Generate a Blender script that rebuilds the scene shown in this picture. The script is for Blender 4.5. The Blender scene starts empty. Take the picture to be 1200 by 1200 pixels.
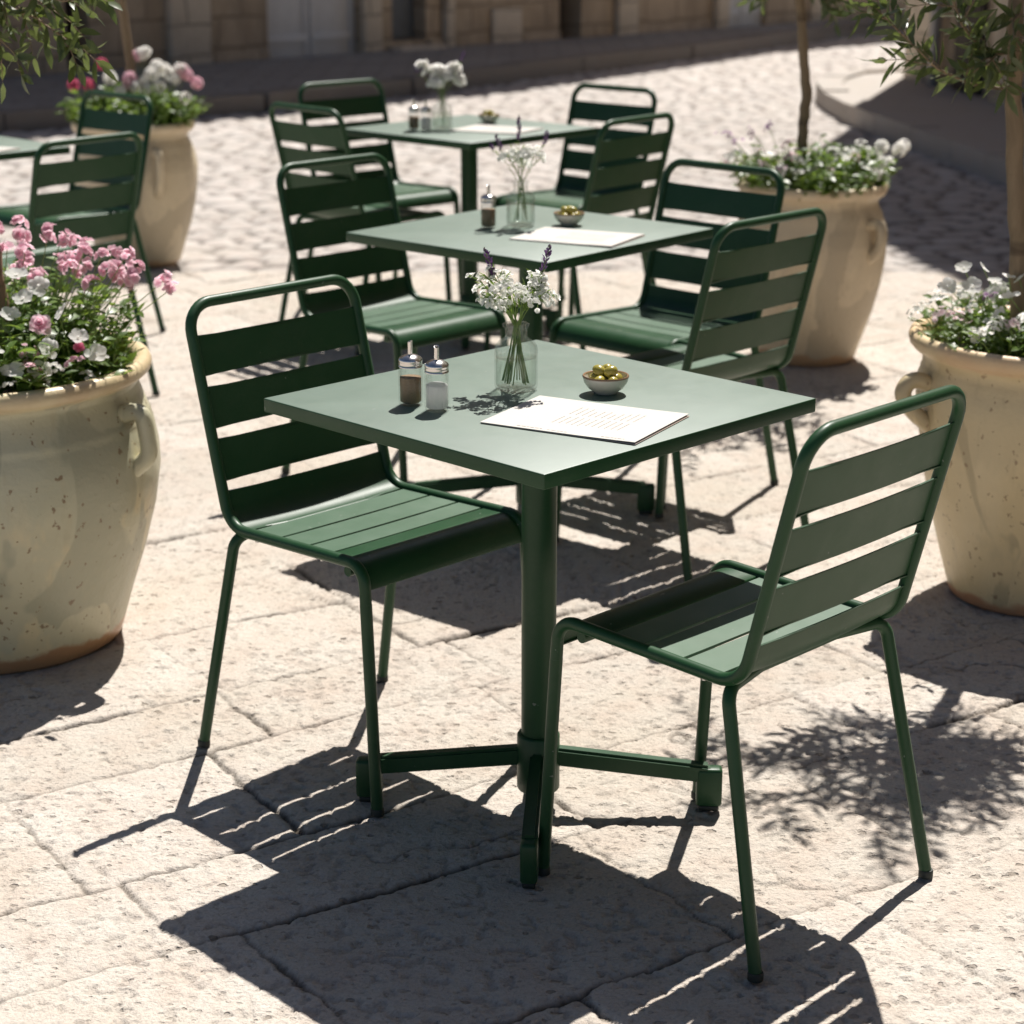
import bpy, bmesh, math, random
import numpy as np
from mathutils import Vector, Matrix
random.seed(7)
rng = np.random.default_rng(11)
R = math.radians
PI = math.pi
sc = bpy.context.scene
COL = sc.collection

# ------------------------------------------------------------------ camera, sky, sun, exposure
CAM_H = 1.5644
cam_d = bpy.data.cameras.new('camera')
cam = bpy.data.objects.new('camera', cam_d); COL.objects.link(cam)
cam.location = (0, 0, CAM_H)
cam.rotation_euler = (R(90 - 17.14), 0, 0)
cam_d.sensor_width = 36; cam_d.lens = 36 * 2350.7 / 1200
cam_d.clip_start = 0.05; cam_d.clip_end = 1000
cam_d.dof.use_dof = True; cam_d.dof.focus_distance = 3.22; cam_d.dof.aperture_fstop = 5.4
cam_d.dof.aperture_blades = 0
sc.camera = cam

SUN_AZ, SUN_EL = R(72), R(58.3)          # azimuth from +x towards +y
sun_dir = Vector((math.cos(SUN_EL) * math.cos(SUN_AZ), math.cos(SUN_EL) * math.sin(SUN_AZ), math.sin(SUN_EL)))
w = bpy.data.worlds.new('World'); sc.world = w; w.use_nodes = True
nt = w.node_tree; bgn = nt.nodes['Background']
sky = nt.nodes.new('ShaderNodeTexSky'); sky.sky_type = 'NISHITA'; sky.sun_disc = False
sky.sun_elevation = SUN_EL; sky.sun_rotation = R(90) - SUN_AZ
sky.air_density = .7; sky.dust_density = .9; sky.ozone_density = .5
nt.links.new(sky.outputs[0], bgn.inputs[0]); bgn.inputs[1].default_value = 0.05
sl = bpy.data.lights.new('sun', 'SUN'); sl.energy = 5.0; sl.angle = R(0.4); sl.color = (1.0, 0.955, 0.90)
so = bpy.data.objects.new('sun', sl); COL.objects.link(so)
so.location = sun_dir * 30; so.rotation_euler = (-sun_dir).to_track_quat('-Z', 'Y').to_euler()

sc.view_settings.view_transform = 'Standard'; sc.view_settings.look = 'None'
sc.view_settings.exposure = 0.6; sc.view_settings.gamma = 1
sc.render.engine = 'CYCLES'
cy = sc.cycles
cy.use_denoising = True; cy.max_bounces = 12; cy.diffuse_bounces = 4; cy.glossy_bounces = 4
cy.transmission_bounces = 10; cy.transparent_max_bounces = 16; cy.caustics_refractive = False; cy.caustics_reflective = False
cy.sample_clamp_indirect = 6

# ------------------------------------------------------------------ object helpers
def tag(o, label=None, cat=None, group=None, kind=None):
    if label: o['label'] = label
    if cat: o['category'] = cat
    if group: o['group'] = group
    if kind: o['kind'] = kind
    return o

def empty(name, loc=(0, 0, 0), rz=0.0):
    o = bpy.data.objects.new(name, None); COL.objects.link(o)
    o.location = loc; o.rotation_euler = (0, 0, rz); o.empty_display_size = .1
    return o

def mesh_obj(name, verts, faces, mat, parent=None, smooth=True, loc=None, rz=None):
    me = bpy.data.meshes.new(name)
    me.from_pydata([tuple(v) for v in verts], [], faces)
    me.update()
    if smooth: me.shade_smooth()
    if mat: me.materials.append(mat)
    o = bpy.data.objects.new(name, me); COL.objects.link(o)
    if parent: o.parent = parent
    if loc is not None: o.location = loc
    if rz is not None: o.rotation_euler = (0, 0, rz)
    return o

def bm_obj(name, bm, mat, parent=None, smooth=False, loc=None, rz=None):
    me = bpy.data.meshes.new(name); bm.to_mesh(me); bm.free()
    if smooth: me.shade_smooth()
    if mat: me.materials.append(mat)
    o = bpy.data.objects.new(name, me); COL.objects.link(o)
    if parent: o.parent = parent
    if loc is not None: o.location = loc
    if rz is not None: o.rotation_euler = (0, 0, rz)
    return o

def copy_tree(o, parent=None, depth=0):
    c = o.copy(); COL.objects.link(c); c.parent = parent
    for ch in list(o.children): copy_tree(ch, c, depth + 1)
    return c

class MB:
    """collects shapes for one mesh"""
    def __init__(s): s.v = []; s.f = []
    def add(s, v, f):
        n = len(s.v); s.v += [tuple(p) for p in v]; s.f += [tuple(i + n for i in q) for q in f]
    def tube(s, pts, r, seg=12, caps=True, r2=None, sy=1.0):
        pts = [Vector(p) for p in pts]; n = len(pts)
        rs = r if isinstance(r, (list, tuple)) else [r + ((r2 if r2 is not None else r) - r) * i / (n - 1) for i in range(n)]
        T = []
        for i in range(n):
            a = pts[max(i - 1, 0)]; b = pts[min(i + 1, n - 1)]; T.append((b - a).normalized())
        up = Vector((0, 0, 1)) if abs(T[0].z) < .9 else Vector((0, 1, 0))
        nrm = (up - T[0] * up.dot(T[0])).normalized()
        V = []; F = []
        for i in range(n):
            nrm = (nrm - T[i] * nrm.dot(T[i])).normalized(); bi = T[i].cross(nrm)
            for k in range(seg):
                a = 2 * PI * k / seg
                V.append(pts[i] + (nrm * math.cos(a) + bi * math.sin(a) * sy) * rs[i])
        for i in range(n - 1):
            for k in range(seg):
                a = i * seg + k; b = i * seg + (k + 1) % seg
                F.append((a, b, b + seg, a + seg))
        if caps:
            F.append(tuple(reversed(range(seg)))); F.append(tuple(range((n - 1) * seg, n * seg)))
        s.add(V, F)
    def box(s, c, d, rz=0.0):
        cx, cy_, cz = c; hx, hy, hz = d[0] / 2, d[1] / 2, d[2] / 2
        ca, sa = math.cos(rz), math.sin(rz); V = []
        for z in (-hz, hz):
            for x, y in ((-hx, -hy), (hx, -hy), (hx, hy), (-hx, hy)):
                V.append((cx + x * ca - y * sa, cy_ + x * sa + y * ca, cz + z))
        s.add(V, [(3, 2, 1, 0), (4, 5, 6, 7), (0, 1, 5, 4), (1, 2, 6, 5), (2, 3, 7, 6), (3, 0, 4, 7)])
    def lathe(s, prof, seg=32, c=(0, 0, 0), close=False, cap=True):
        V = []; F = []; n = len(prof)
        for r_, z in prof:
            for k in range(seg):
                a = 2 * PI * k / seg; V.append((c[0] + r_ * math.cos(a), c[1] + r_ * math.sin(a), c[2] + z))
        m = n if close else n - 1
        for i in range(m):
            j = (i + 1) % n
            for k in range(seg):
                l = (k + 1) % seg
                F.append((i * seg + k, i * seg + l, j * seg + l, j * seg + k))
        if not close and cap:
            if prof[0][0] > 1e-6: F.append(tuple(reversed(range(seg))))
            if prof[-1][0] > 1e-6: F.append(tuple(range((n - 1) * seg, n * seg)))
        s.add(V, F)
    def obj(s, name, mat, parent=None, smooth=True, loc=None, rz=None, weld=False):
        o = mesh_obj(name, s.v, s.f, mat, parent, smooth, loc, rz)
        if smooth: o.data.set_sharp_from_angle(angle=R(55))
        if weld:
            bm = bmesh.new(); bm.from_mesh(o.data); bmesh.ops.remove_doubles(bm, verts=bm.verts, dist=1e-5)
            bmesh.ops.recalc_face_normals(bm, faces=bm.faces); bm.to_mesh(o.data); bm.free()
            if smooth: o.data.shade_smooth(); o.data.set_sharp_from_angle(angle=R(55))
        return o

def sharp(o, ang=35):
    o.data.set_sharp_from_angle(angle=R(ang)); return o

def rbox(name, size, bev, mat, parent=None, loc=None, rz=None, seg=2):
    bm = bmesh.new(); bmesh.ops.create_cube(bm, size=1)
    bmesh.ops.scale(bm, vec=size, verts=bm.verts)
    bmesh.ops.bevel(bm, geom=list(bm.edges), offset=bev, segments=seg, affect='EDGES', profile=.5)
    o = bm_obj(name, bm, mat, parent, True, loc, rz)
    return sharp(o, 50)

def fillet(pts, rad, n=7):
    """polyline with rounded corners; rad is one radius per inner corner"""
    pts = [Vector(p) for p in pts]; out = [pts[0]]
    for i in range(1, len(pts) - 1):
        p, a, b = pts[i], pts[i - 1], pts[i + 1]
        d1 = (a - p).normalized(); d2 = (b - p).normalized(); ang = d1.angle(d2)
        r_ = rad[i - 1]; t = r_ / math.tan(ang / 2)
        t = min(t, (a - p).length * .49, (b - p).length * .49); r_ = t * math.tan(ang / 2)
        c = p + (d1 + d2).normalized() * (r_ / math.sin(ang / 2))
        s_ = p + d1 * t - c; e_ = p + d2 * t - c
        tot = s_.angle(e_)
        for k in range(n + 1):
            u = k / n
            out.append(c + (s_ * math.sin((1 - u) * tot) + e_ * math.sin(u * tot)) / math.sin(tot))
    out.append(pts[-1]); return out

# ------------------------------------------------------------------ materials
def new_mat(name):
    m = bpy.data.materials.new(name); m.use_nodes = True
    n = m.node_tree.nodes; b = n['Principled BSDF']
    return m, m.node_tree, b

class N:
    def __init__(s, t): s.t = t
    def node(s, typ, **k):
        n = s.t.nodes.new(typ)
        for a, v in k.items(): setattr(n, a, v)
        return n
    def link(s, a, b): s.t.links.new(a, b)
    def val(s, sock, v):
        if hasattr(v, 'is_output'): s.link(v, sock)
        else: sock.default_value = v
    def coord(s, which='Object'): return s.node('ShaderNodeTexCoord').outputs[which]
    def mapping(s, co, scale=(1, 1, 1), loc=(0, 0, 0)):
        m = s.node('ShaderNodeMapping'); s.link(co, m.inputs[0]); m.inputs['Scale'].default_value = scale; m.inputs['Location'].default_value = loc
        return m.outputs[0]
    def noise(s, co, scale, det=4, rough=.55, dist=0):
        n = s.node('ShaderNodeTexNoise'); s.link(co, n.inputs['Vector'])
        n.inputs['Scale'].default_value = scale; n.inputs['Detail'].default_value = det
        n.inputs['Roughness'].default_value = rough; n.inputs['Distortion'].default_value = dist
        return n.outputs[0]
    def voronoi(s, co, scale, feature='F1', out='Distance', rnd=1.0):
        n = s.node('ShaderNodeTexVoronoi'); n.feature = feature; s.link(co, n.inputs['Vector'])
        n.inputs['Scale'].default_value = scale; n.inputs['Randomness'].default_value = rnd
        return n.outputs[out]
    def ramp(s, f, stops):
        r_ = s.node('ShaderNodeValToRGB'); s.link(f, r_.inputs[0]); e = r_.color_ramp.elements
        while len(e) < len(stops): e.new(.5)
        for i, (p, c) in enumerate(stops):
            e[i].position = p; e[i].color = (*c, 1) if isinstance(c, (tuple, list)) else (c, c, c, 1)
        return r_.outputs[0]
    def mix(s, f, a, b, mode='MIX'):
        m = s.node('ShaderNodeMix', data_type='RGBA', blend_type=mode)
        s.val(m.inputs[0], f)
        for i, v in ((6, a), (7, b)):
            if hasattr(v, 'is_output'): s.link(v, m.inputs[i])
            else: m.inputs[i].default_value = (*v, 1) if len(v) == 3 else v
        return m.outputs[2]
    def math(s, op, a, b=0.0, clamp=False):
        m = s.node('ShaderNodeMath', operation=op); m.use_clamp = clamp
        s.val(m.inputs[0], a); s.val(m.inputs[1], b); return m.outputs[0]
    def attr(s, name, out='Fac'):
        a = s.node('ShaderNodeAttribute'); a.attribute_name = name; return a.outputs[out]
    def bump(s, h, strength, dist, nrm=None):
        b = s.node('ShaderNodeBump'); s.link(h, b.inputs['Height']); b.inputs['Strength'].default_value = strength
        b.inputs['Distance'].default_value = dist
        if nrm is not None: s.link(nrm, b.inputs['Normal'])
        return b.outputs[0]

def setp(b, **k):
    names = {'color': 'Base Color', 'rough': 'Roughness', 'metal': 'Metallic', 'spec': 'Specular IOR Level', 'trans': 'Transmission Weight', 'ior': 'IOR', 'coat': 'Coat Weight', 'coat_rough': 'Coat Roughness', 'sss': 'Subsurface Weight'}
    for a, v in k.items():
        if a == 'color' and len(v) == 3: v = (*v, 1)
        b.inputs[names[a]].default_value = v

def powder_mat(name, col, rough, grain=1.0, spec=.5, sheen=0.0):
    m, t, b = new_mat(name); n = N(t); co = n.coord()
    f = n.noise(co, 9, 3)
    c = n.mix(f, tuple(x * .86 for x in col), tuple(min(1, x * 1.12) for x in col))
    dust = n.math('MULTIPLY', n.ramp(n.noise(co, 5, 6, .7, .5), [(.48, 0.0), (.75, 1.0)]), n.ramp(n.noise(co, 160, 3, .7), [(.35, .3), (.7, 1.0)]))
    c = n.mix(n.math('MULTIPLY', dust, .06), c, (.42, .40, .35))
    c = n.mix(n.ramp(n.noise(co, 75, 2, .4), [(.76, 0.0), (.775, .4)]), c, (.30, .31, .28))
    n.link(c, b.inputs['Base Color'])
    rr = n.math('ADD', n.math('ADD', n.math('MULTIPLY', n.noise(co, 22, 4), .14), n.math('MULTIPLY', n.noise(co, 3.5, 5, .65, .6), .16)), rough - .15); n.link(rr, b.inputs['Roughness']); setp(b, spec=spec)
    b.inputs['Sheen Weight'].default_value = sheen; b.inputs['Sheen Roughness'].default_value = .38; b.inputs['Sheen Tint'].default_value = (.55, .95, .62, 1)      # green-tinted sheen, strongest at grazing view
    n.link(n.bump(n.noise(co, 900, 2), .12 * grain, .0006, n.bump(n.noise(co, 6, 2), .05, .004)), b.inputs['Normal'])
    return m

def simple_mat(name, col, rough=.5, metal=0.0, var=.15, scale=30, spec=.5):
    m, t, b = new_mat(name); n = N(t); co = n.coord()
    c = n.mix(n.noise(co, scale, 3), tuple(x * (1 - var) for x in col), tuple(min(1, x * (1 + var)) for x in col))
    n.link(c, b.inputs['Base Color']); setp(b, rough=rough, metal=metal, spec=spec)
    return m

def leaf_mat(name, ca, cb, rough=.4, trans=.35, scale=40, tcol=None):
    m, t, b = new_mat(name); n = N(t); co = n.coord()
    f = n.attr('shade')
    f = n.math('ADD', n.math('MULTIPLY', f, .7), n.math('MULTIPLY', n.noise(co, scale, 2), .3))
    c = n.mix(f, ca, cb); n.link(c, b.inputs['Base Color']); setp(b, rough=rough)
    tr = n.node('ShaderNodeBsdfTranslucent')
    if tcol is None: n.link(n.mix(.5, c, (.30, .40, .06)), tr.inputs[0])
    else: n.link(n.mix(.6, c, tcol), tr.inputs[0])
    mx = n.node('ShaderNodeMixShader'); mx.inputs[0].default_value = trans
    n.link(b.outputs[0], mx.inputs[1]); n.link(tr.outputs[0], mx.inputs[2])
    n.link(mx.outputs[0], t.nodes['Material Output'].inputs[0])
    return m

def petal_mat(name, ca, cb, trans=.60):
    m, t, b = new_mat(name); n = N(t)
    c = n.mix(n.attr('shade'), ca, cb); n.link(c, b.inputs['Base Color']); setp(b, rough=.6, spec=.25)
    tr = n.node('ShaderNodeBsdfTranslucent'); n.link(c, tr.inputs[0])
    mx = n.node('ShaderNodeMixShader'); mx.inputs[0].default_value = trans
    n.link(b.outputs[0], mx.inputs[1]); n.link(tr.outputs[0], mx.inputs[2])
    n.link(mx.outputs[0], t.nodes['Material Output'].inputs[0])
    return m

GREEN = (.012, .055, .019)
M = {}
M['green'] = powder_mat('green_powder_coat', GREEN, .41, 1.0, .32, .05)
M['green_top'] = powder_mat('sun_sheen_green_top', (.088, .136, .102), .50, 1.4, 1.0, .12)  # paler than the frame: sun sheen on the top put into the colour
M['green_seat'] = powder_mat('sun_sheen_green_seat', (.036, .094, .046), .46, 1.0, .7, .10)  # seat slats lightened in colour to imitate sun glare on the same paint
M['cap'] = simple_mat('dark_foot_plastic', (.012, .018, .014), .55)
M['steel'] = simple_mat('brushed_steel', (.62, .60, .58), .22, 1.0, .05, 80)
M['bolt'] = simple_mat('zinc_bolt', (.6, .6, .58), .35, 1.0)
M['paper'] = simple_mat('cream_paper', (.50, .475, .435), .7, 0, .02, 60)
M['ink'] = simple_mat('faded_ink', (.22, .19, .175), .8)
M['ceramic'] = simple_mat('cream_glazed_ceramic', (.62, .57, .49), .22, 0, .06, 60)
M['ceramic_rim'] = simple_mat('brown_glaze_rim', (.28, .17, .10), .3)
M['olive'] = simple_mat('green_olive_skin', (.33, .28, .050), .28, 0, .3, 70)
M['pepper'] = simple_mat('ground_pepper', (.30, .20, .12), .9, 0, .75, 700)
M['salt'] = simple_mat('white_salt', (.88, .88, .87), .8, 0, .04, 900)
st_ = M['salt'].node_tree; sn = N(st_); tl = sn.node('ShaderNodeBsdfTranslucent'); tl.inputs[0].default_value = (.92, .91, .90, 1); mx_ = sn.node('ShaderNodeMixShader'); mx_.inputs[0].default_value = .72
sn.link(st_.nodes['Principled BSDF'].outputs[0], mx_.inputs[1]); sn.link(tl.outputs[0], mx_.inputs[2]); sn.link(mx_.outputs[0], st_.nodes['Material Output'].inputs[0])
M['stem'] = simple_mat('green_stem', (.19, .28, .07), .5, 0, .3, 60)
M['bark'] = None

def glass_mat(name, tint, ior, refr):
    """thin clear glass: most light goes straight through, some is bent, the edges reflect"""
    m, t, b = new_mat(name); n = N(t); t.nodes.remove(b)
    tr = n.node('ShaderNodeBsdfTransparent'); tr.inputs[0].default_value = (*tint, 1)
    rf = n.node('ShaderNodeBsdfRefraction'); rf.inputs['Color'].default_value = (*tint, 1); rf.inputs['Roughness'].default_value = .02; rf.inputs['IOR'].default_value = ior
    gl = n.node('ShaderNodeBsdfGlossy'); gl.inputs['Roughness'].default_value = .055
    m1 = n.node('ShaderNodeMixShader'); m1.inputs[0].default_value = refr
    n.link(tr.outputs[0], m1.inputs[1]); n.link(rf.outputs[0], m1.inputs[2])
    lw_ = n.node('ShaderNodeLayerWeight'); lw_.inputs[0].default_value = .5
    fr = n.math('ADD', n.math('MULTIPLY', n.math('POWER', lw_.outputs['Facing'], 3.6), .45), .02)
    m2 = n.node('ShaderNodeMixShader'); n.link(fr, m2.inputs[0])
    n.link(m1.outputs[0], m2.inputs[1]); n.link(gl.outputs[0], m2.inputs[2])
    n.link(m2.outputs[0], t.nodes['Material Output'].inputs[0])
    return m
M['glass'] = glass_mat('clear_glass', (.988, .994, .990), 1.45, .06)
M['water'] = glass_mat('water', (.97, .988, .968), 1.33, .06)

def bark():
    m, t, b = new_mat('olive_bark'); n = N(t); co = n.coord()
    st = n.mapping(co, (1, 1, .22))
    f = n.noise(st, 38, 6, .65, .4)
    rings = n.noise(n.mapping(co, (.15, .15, 1)), 14, 3, .5)
    c = n.mix(f, (.10, .066, .036), (.36, .265, .165)); c = n.mix(n.ramp(rings, [(.56, 0.0), (.64, .75)]), c, (.075, .05, .03))
    n.link(c, b.inputs['Base Color']); setp(b, rough=.8)
    n.link(n.bump(f, .7, .006), b.inputs['Normal']); return m
M['bark'] = bark()
M['olive_leaf'] = leaf_mat('olive_leaf', (.036, .060, .022), (.125, .145, .068), .34, .26)
M['bed_leaf'] = leaf_mat('bedding_leaf', (.040, .095, .012), (.15, .25, .045), .38, .46)
M['soil'] = simple_mat('potting_soil', (.035, .024, .016), .95, 0, .4, 90)
M['pink'] = petal_mat('pink_petal', (.78, .42, .53), (.92, .74, .79))
M['magenta'] = petal_mat('deep_pink_petal', (.60, .06, .17), (.75, .24, .36))
M['white'] = petal_mat('white_petal', (.90, .88, .83), (.95, .945, .93))
M['blush'] = petal_mat('blush_petal', (.78, .58, .62), (.88, .80, .80))
M['lilac'] = petal_mat('lilac_petal', (.34, .15, .36), (.66, .48, .66))
M['lavender'] = petal_mat('lavender_floret', (.075, .032, .11), (.24, .13, .30), .2)
M['yellow'] = simple_mat('flower_eye', (.62, .45, .08), .7)

# ------------------------------------------------------------------ noise used to model the ground
def vnoise(x, y, seed, period=257):
    r_ = np.random.default_rng(seed).random((period, period)).astype(np.float32)
    xi = np.floor(x).astype(int); yi = np.floor(y).astype(int); fx = x - xi; fy = y - yi
    fx = fx * fx * (3 - 2 * fx); fy = fy * fy * (3 - 2 * fy)
    a = r_[xi % period, yi % period]; b = r_[(xi + 1) % period, yi % period]
    c = r_[xi % period, (yi + 1) % period]; d = r_[(xi + 1) % period, (yi + 1) % period]
    return (a * (1 - fx) + b * fx) * (1 - fy) + (c * (1 - fx) + d * fx) * fy
def fbm(x, y, seed, oct_=4, g=.5):
    s = 0; a = 1; tot = 0
    for i in range(oct_):
        s = s + a * vnoise(x * 2 ** i + 17.3 * i, y * 2 ** i + 5.1 * i, seed + i); tot += a; a *= g
    return s / tot

def layout(u, v, rows, cols_per_row):
    """distance to the nearest joint, and the id of the stone, for stones laid in rows"""
    k = np.clip(np.searchsorted(rows, v) - 1, 0, len(rows) - 2)
    dv = np.minimum(v - rows[k], rows[k + 1] - v)
    du = np.empty_like(u); idn = np.zeros(u.shape, int)
    for r_ in np.unique(k):
        m = k == r_; c = cols_per_row[r_]; uu = u[m]
        j = np.clip(np.searchsorted(c, uu) - 1, 0, len(c) - 2)
        du[m] = np.minimum(uu - c[j], c[j + 1] - uu); idn[m] = j + 1000 * r_
    return du, dv, idn

def height_grid(name, xs, ys, fn, mat):
    X, Y = np.meshgrid(xs, ys); Z, joint, tint = fn(X, Y)
    nx, ny = len(xs), len(ys)
    co = np.stack([X, Y, Z], -1).reshape(-1, 3).astype(np.float32)
    i = np.arange(nx * ny).reshape(ny, nx)
    q = np.stack([i[:-1, :-1], i[:-1, 1:], i[1:, 1:], i[1:, :-1]], -1).reshape(-1, 4).astype(np.int32)
    me = bpy.data.meshes.new(name); me.vertices.add(len(co)); me.vertices.foreach_set('co', co.ravel())
    me.loops.add(q.size); me.loops.foreach_set('vertex_index', q.ravel())
    me.polygons.add(len(q)); me.polygons.foreach_set('loop_start', np.arange(0, q.size, 4, dtype=np.int32))
    me.update(calc_edges=True); me.shade_smooth()
    for nm, a in (('joint', joint), ('tint', tint)):
        at_ = me.attributes.new(nm, 'FLOAT', 'POINT'); at_.data.foreach_set('value', a.ravel().astype(np.float32))
    me.materials.append(mat)
    o = bpy.data.objects.new(name, me); COL.objects.link(o); return o

def stone_ground_mat(name, ca, cb, dirt, pit=1.0):
    m, t, b = new_mat(name); n = N(t); co = n.coord()
    big = n.noise(co, 2.2, 4, .6); mid = n.noise(co, 14, 5, .65); fine = n.noise(co, 150, 4, .65); grit = n.noise(co, 420, 2, .6)
    base = n.mix(n.math('ADD', n.math('MULTIPLY', n.attr('tint'), .62), n.math('MULTIPLY', mid, .38)), ca, cb)
    base = n.mix(n.ramp(n.noise(co, 9, 4, .6), [(.40, 0.0), (.65, .55)]), base, tuple(x * y for x, y in zip(ca, (1.08, .98, .96))))
    base = n.mix(n.ramp(big, [(.45, 0.0), (.72, .30)]), base, tuple(x * y for x, y in zip(ca, (.98, .92, .80))))
    base = n.mix(n.ramp(fine, [(.47, 0.0), (.75, .55)]), base, tuple(x * .55 for x in ca))
    base = n.mix(n.ramp(grit, [(.58, 0.0), (.78, .36)]), base, tuple(x * .45 for x in ca))
    patch = n.ramp(n.noise(co, 6, 3), [(.34, 0.0), (.60, 1.0)])
    dist = n.noise(co, 55, 3, .6)
    def pits(scale, lo, hi, amt, str_):
        pv = n.voronoi(n.mapping(co, (.8, 1.15, 1), (scale * .13, 0, 0)), scale)
        return n.math('MULTIPLY', n.ramp(n.math('ADD', pv, n.math('MULTIPLY', dist, amt)), [(lo, 1.0), (hi, 0.0)]), str_)
    p1 = n.math('MULTIPLY', pits(24, .33, .39, .42, .9), patch); p2 = n.math('MULTIPLY', pits(52, .33, .40, .42, .75), n.noise(co, 11, 2)); 
    pt = n.math('MAXIMUM', p1, p2)
    base = n.mix(n.math('MULTIPLY', pt, .66 * pit), base, n.mix(mid, tuple(x * .7 for x in dirt), tuple(x * 2.2 for x in dirt)))
    jn = n.attr('joint')
    base = n.mix(jn, base, n.mix(mid, tuple(x * .35 for x in dirt), tuple(x * 1.1 for x in dirt)))
    n.link(base, b.inputs['Base Color']); setp(b, rough=.82, spec=.25)
    h = n.math('ADD', n.math('MULTIPLY', fine, .45), n.math('MULTIPLY', n.noise(co, 60, 5, .65), 1.0))
    h = n.math('SUBTRACT', h, n.math('MULTIPLY', pt, .8 * pit))
    n.link(n.bump(h, 1.0, .0072), b.inputs['Normal'])
    return m
M['slab'] = stone_ground_mat('limestone_slab', (.465, .418, .355), (.645, .592, .53), (.085, .066, .047))
M['sett'] = stone_ground_mat('street_sett', (.45, .415, .38), (.65, .61, .57), (.085, .07, .058), .25)
M['kerb'] = stone_ground_mat('kerb_stone', (.24, .22, .195), (.33, .305, .28), (.09, .075, .06), .5)

M['kerb_light'] = stone_ground_mat('pale_pavement_stone', (.44, .41, .37), (.56, .52, .475), (.12, .10, .08), .5)
# ------------------------------------------------------------------ ground: base sheet, flagstones, cobbled street
base_m = simple_mat('paved_ground', (.50, .44, .38), .95, 0, .12, 3)
tag(mesh_obj('ground', [(-300, -300, -.045), (300, -300, -.045), (300, 300, -.045), (-300, 300, -.045)], [(0, 1, 2, 3)], base_m), kind='structure')

lr = np.random.default_rng(5)
rows = [-8.0]
while rows[-1] < 14: rows.append(rows[-1] + lr.uniform(.26, .46))
rows = np.array(rows); cols = []
for _ in rows:
    c = [-12 + lr.uniform(0, .6)]
    while c[-1] < 14: c.append(c[-1] + lr.uniform(.36, .78))
    cols.append(np.array(c))
ANG = R(33)
slab_h = lr.random((200, 200)); 
def flag_fn(X, Y):
    wx = (fbm(X * 1.6, Y * 1.6, 3) - .5) * .045 + (fbm(X * 18, Y * 18, 7) - .5) * .016 + (fbm(X * 70, Y * 70, 8, 2) - .5) * .009
    wy = (fbm(X * 1.6, Y * 1.6, 23) - .5) * .045 + (fbm(X * 18, Y * 18, 27) - .5) * .016 + (fbm(X * 70, Y * 70, 28, 2) - .5) * .009
    u = (X + wx) * math.cos(ANG) + (Y + wy) * math.sin(ANG); v = -(X + wx) * math.sin(ANG) + (Y + wy) * math.cos(ANG)
    du, dv, idn = layout(u, v, rows, cols)
    d = np.minimum(du, dv)
    open_ = np.clip((fbm(X * 3.6, Y * 3.6, 41) - .48) * 5, 0.0, 1)          # some joints are packed flush, some are open
    wdt = .0026 + .0034 * open_
    j = np.exp(-(d / wdt) ** 2)
    edge = np.exp(-(d / .008) ** 2)
    nn = fbm(X * 62, Y * 62, 91, 3); pp = fbm(X * 5, Y * 5, 95, 3)
    pit = np.clip((nn - (.69 - .12 * np.clip((pp - .35) * 3, 0, 1))) / .05, 0, 1)
    chip = np.clip((fbm(X * 17, Y * 17, 97, 4, .6) - .52) / .10, 0, 1)
    r1 = slab_h[(idn // 1000) % 200, (idn % 1000) % 200]
    r2 = slab_h[(idn % 1000) % 200, (idn // 1000 + 57) % 200]; r3 = slab_h[(idn * 7) % 200, (idn // 1000) % 200]
    tilt = ((u * 3 % 1.0) - .5) * 0
    z = (r1 - .5) * .005 + (r2 - .5) * .010 * ((u * 1.7) % 1 - .5) * 0 + (r3 - .5) * .0 - .008 * j * (.20 + .80 * open_) - .0012 * edge - .0036 * pit - .0012 * chip + (fbm(X * 6, Y * 6, 51) - .5) * .005 + (fbm(X * 30, Y * 30, 61, 4, .6) - .5) * .0042
    # hairline cracks across some slabs
    cr = np.abs(fbm(X * 1.7 + 3, Y * 1.7, 71, 5) - .5); cm = (r3 > .72) * np.exp(-(cr / .0035) ** 2) * np.clip((fbm(X * 4, Y * 4, 81) - .5) * 8, 0, 1)
    z = z - .004 * cm
    return z, np.clip(j * (.50 + .50 * open_) + .6 * cm + .16 * pit, 0, 1), np.clip(r2 * .8 + .1, 0, 1)
xs = np.concatenate([np.arange(-3.6, -1.35, .022), np.arange(-1.35, 1.35, .0042), np.arange(1.35, 3.6, .022)])
ys = np.concatenate([np.arange(1.3, 2.1, .02), np.arange(2.1, 4.3, .0042), np.arange(4.3, 8.6, .012)])
tag(height_grid('terrace_paving', xs, ys, flag_fn, M['slab']), kind='structure')

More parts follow.
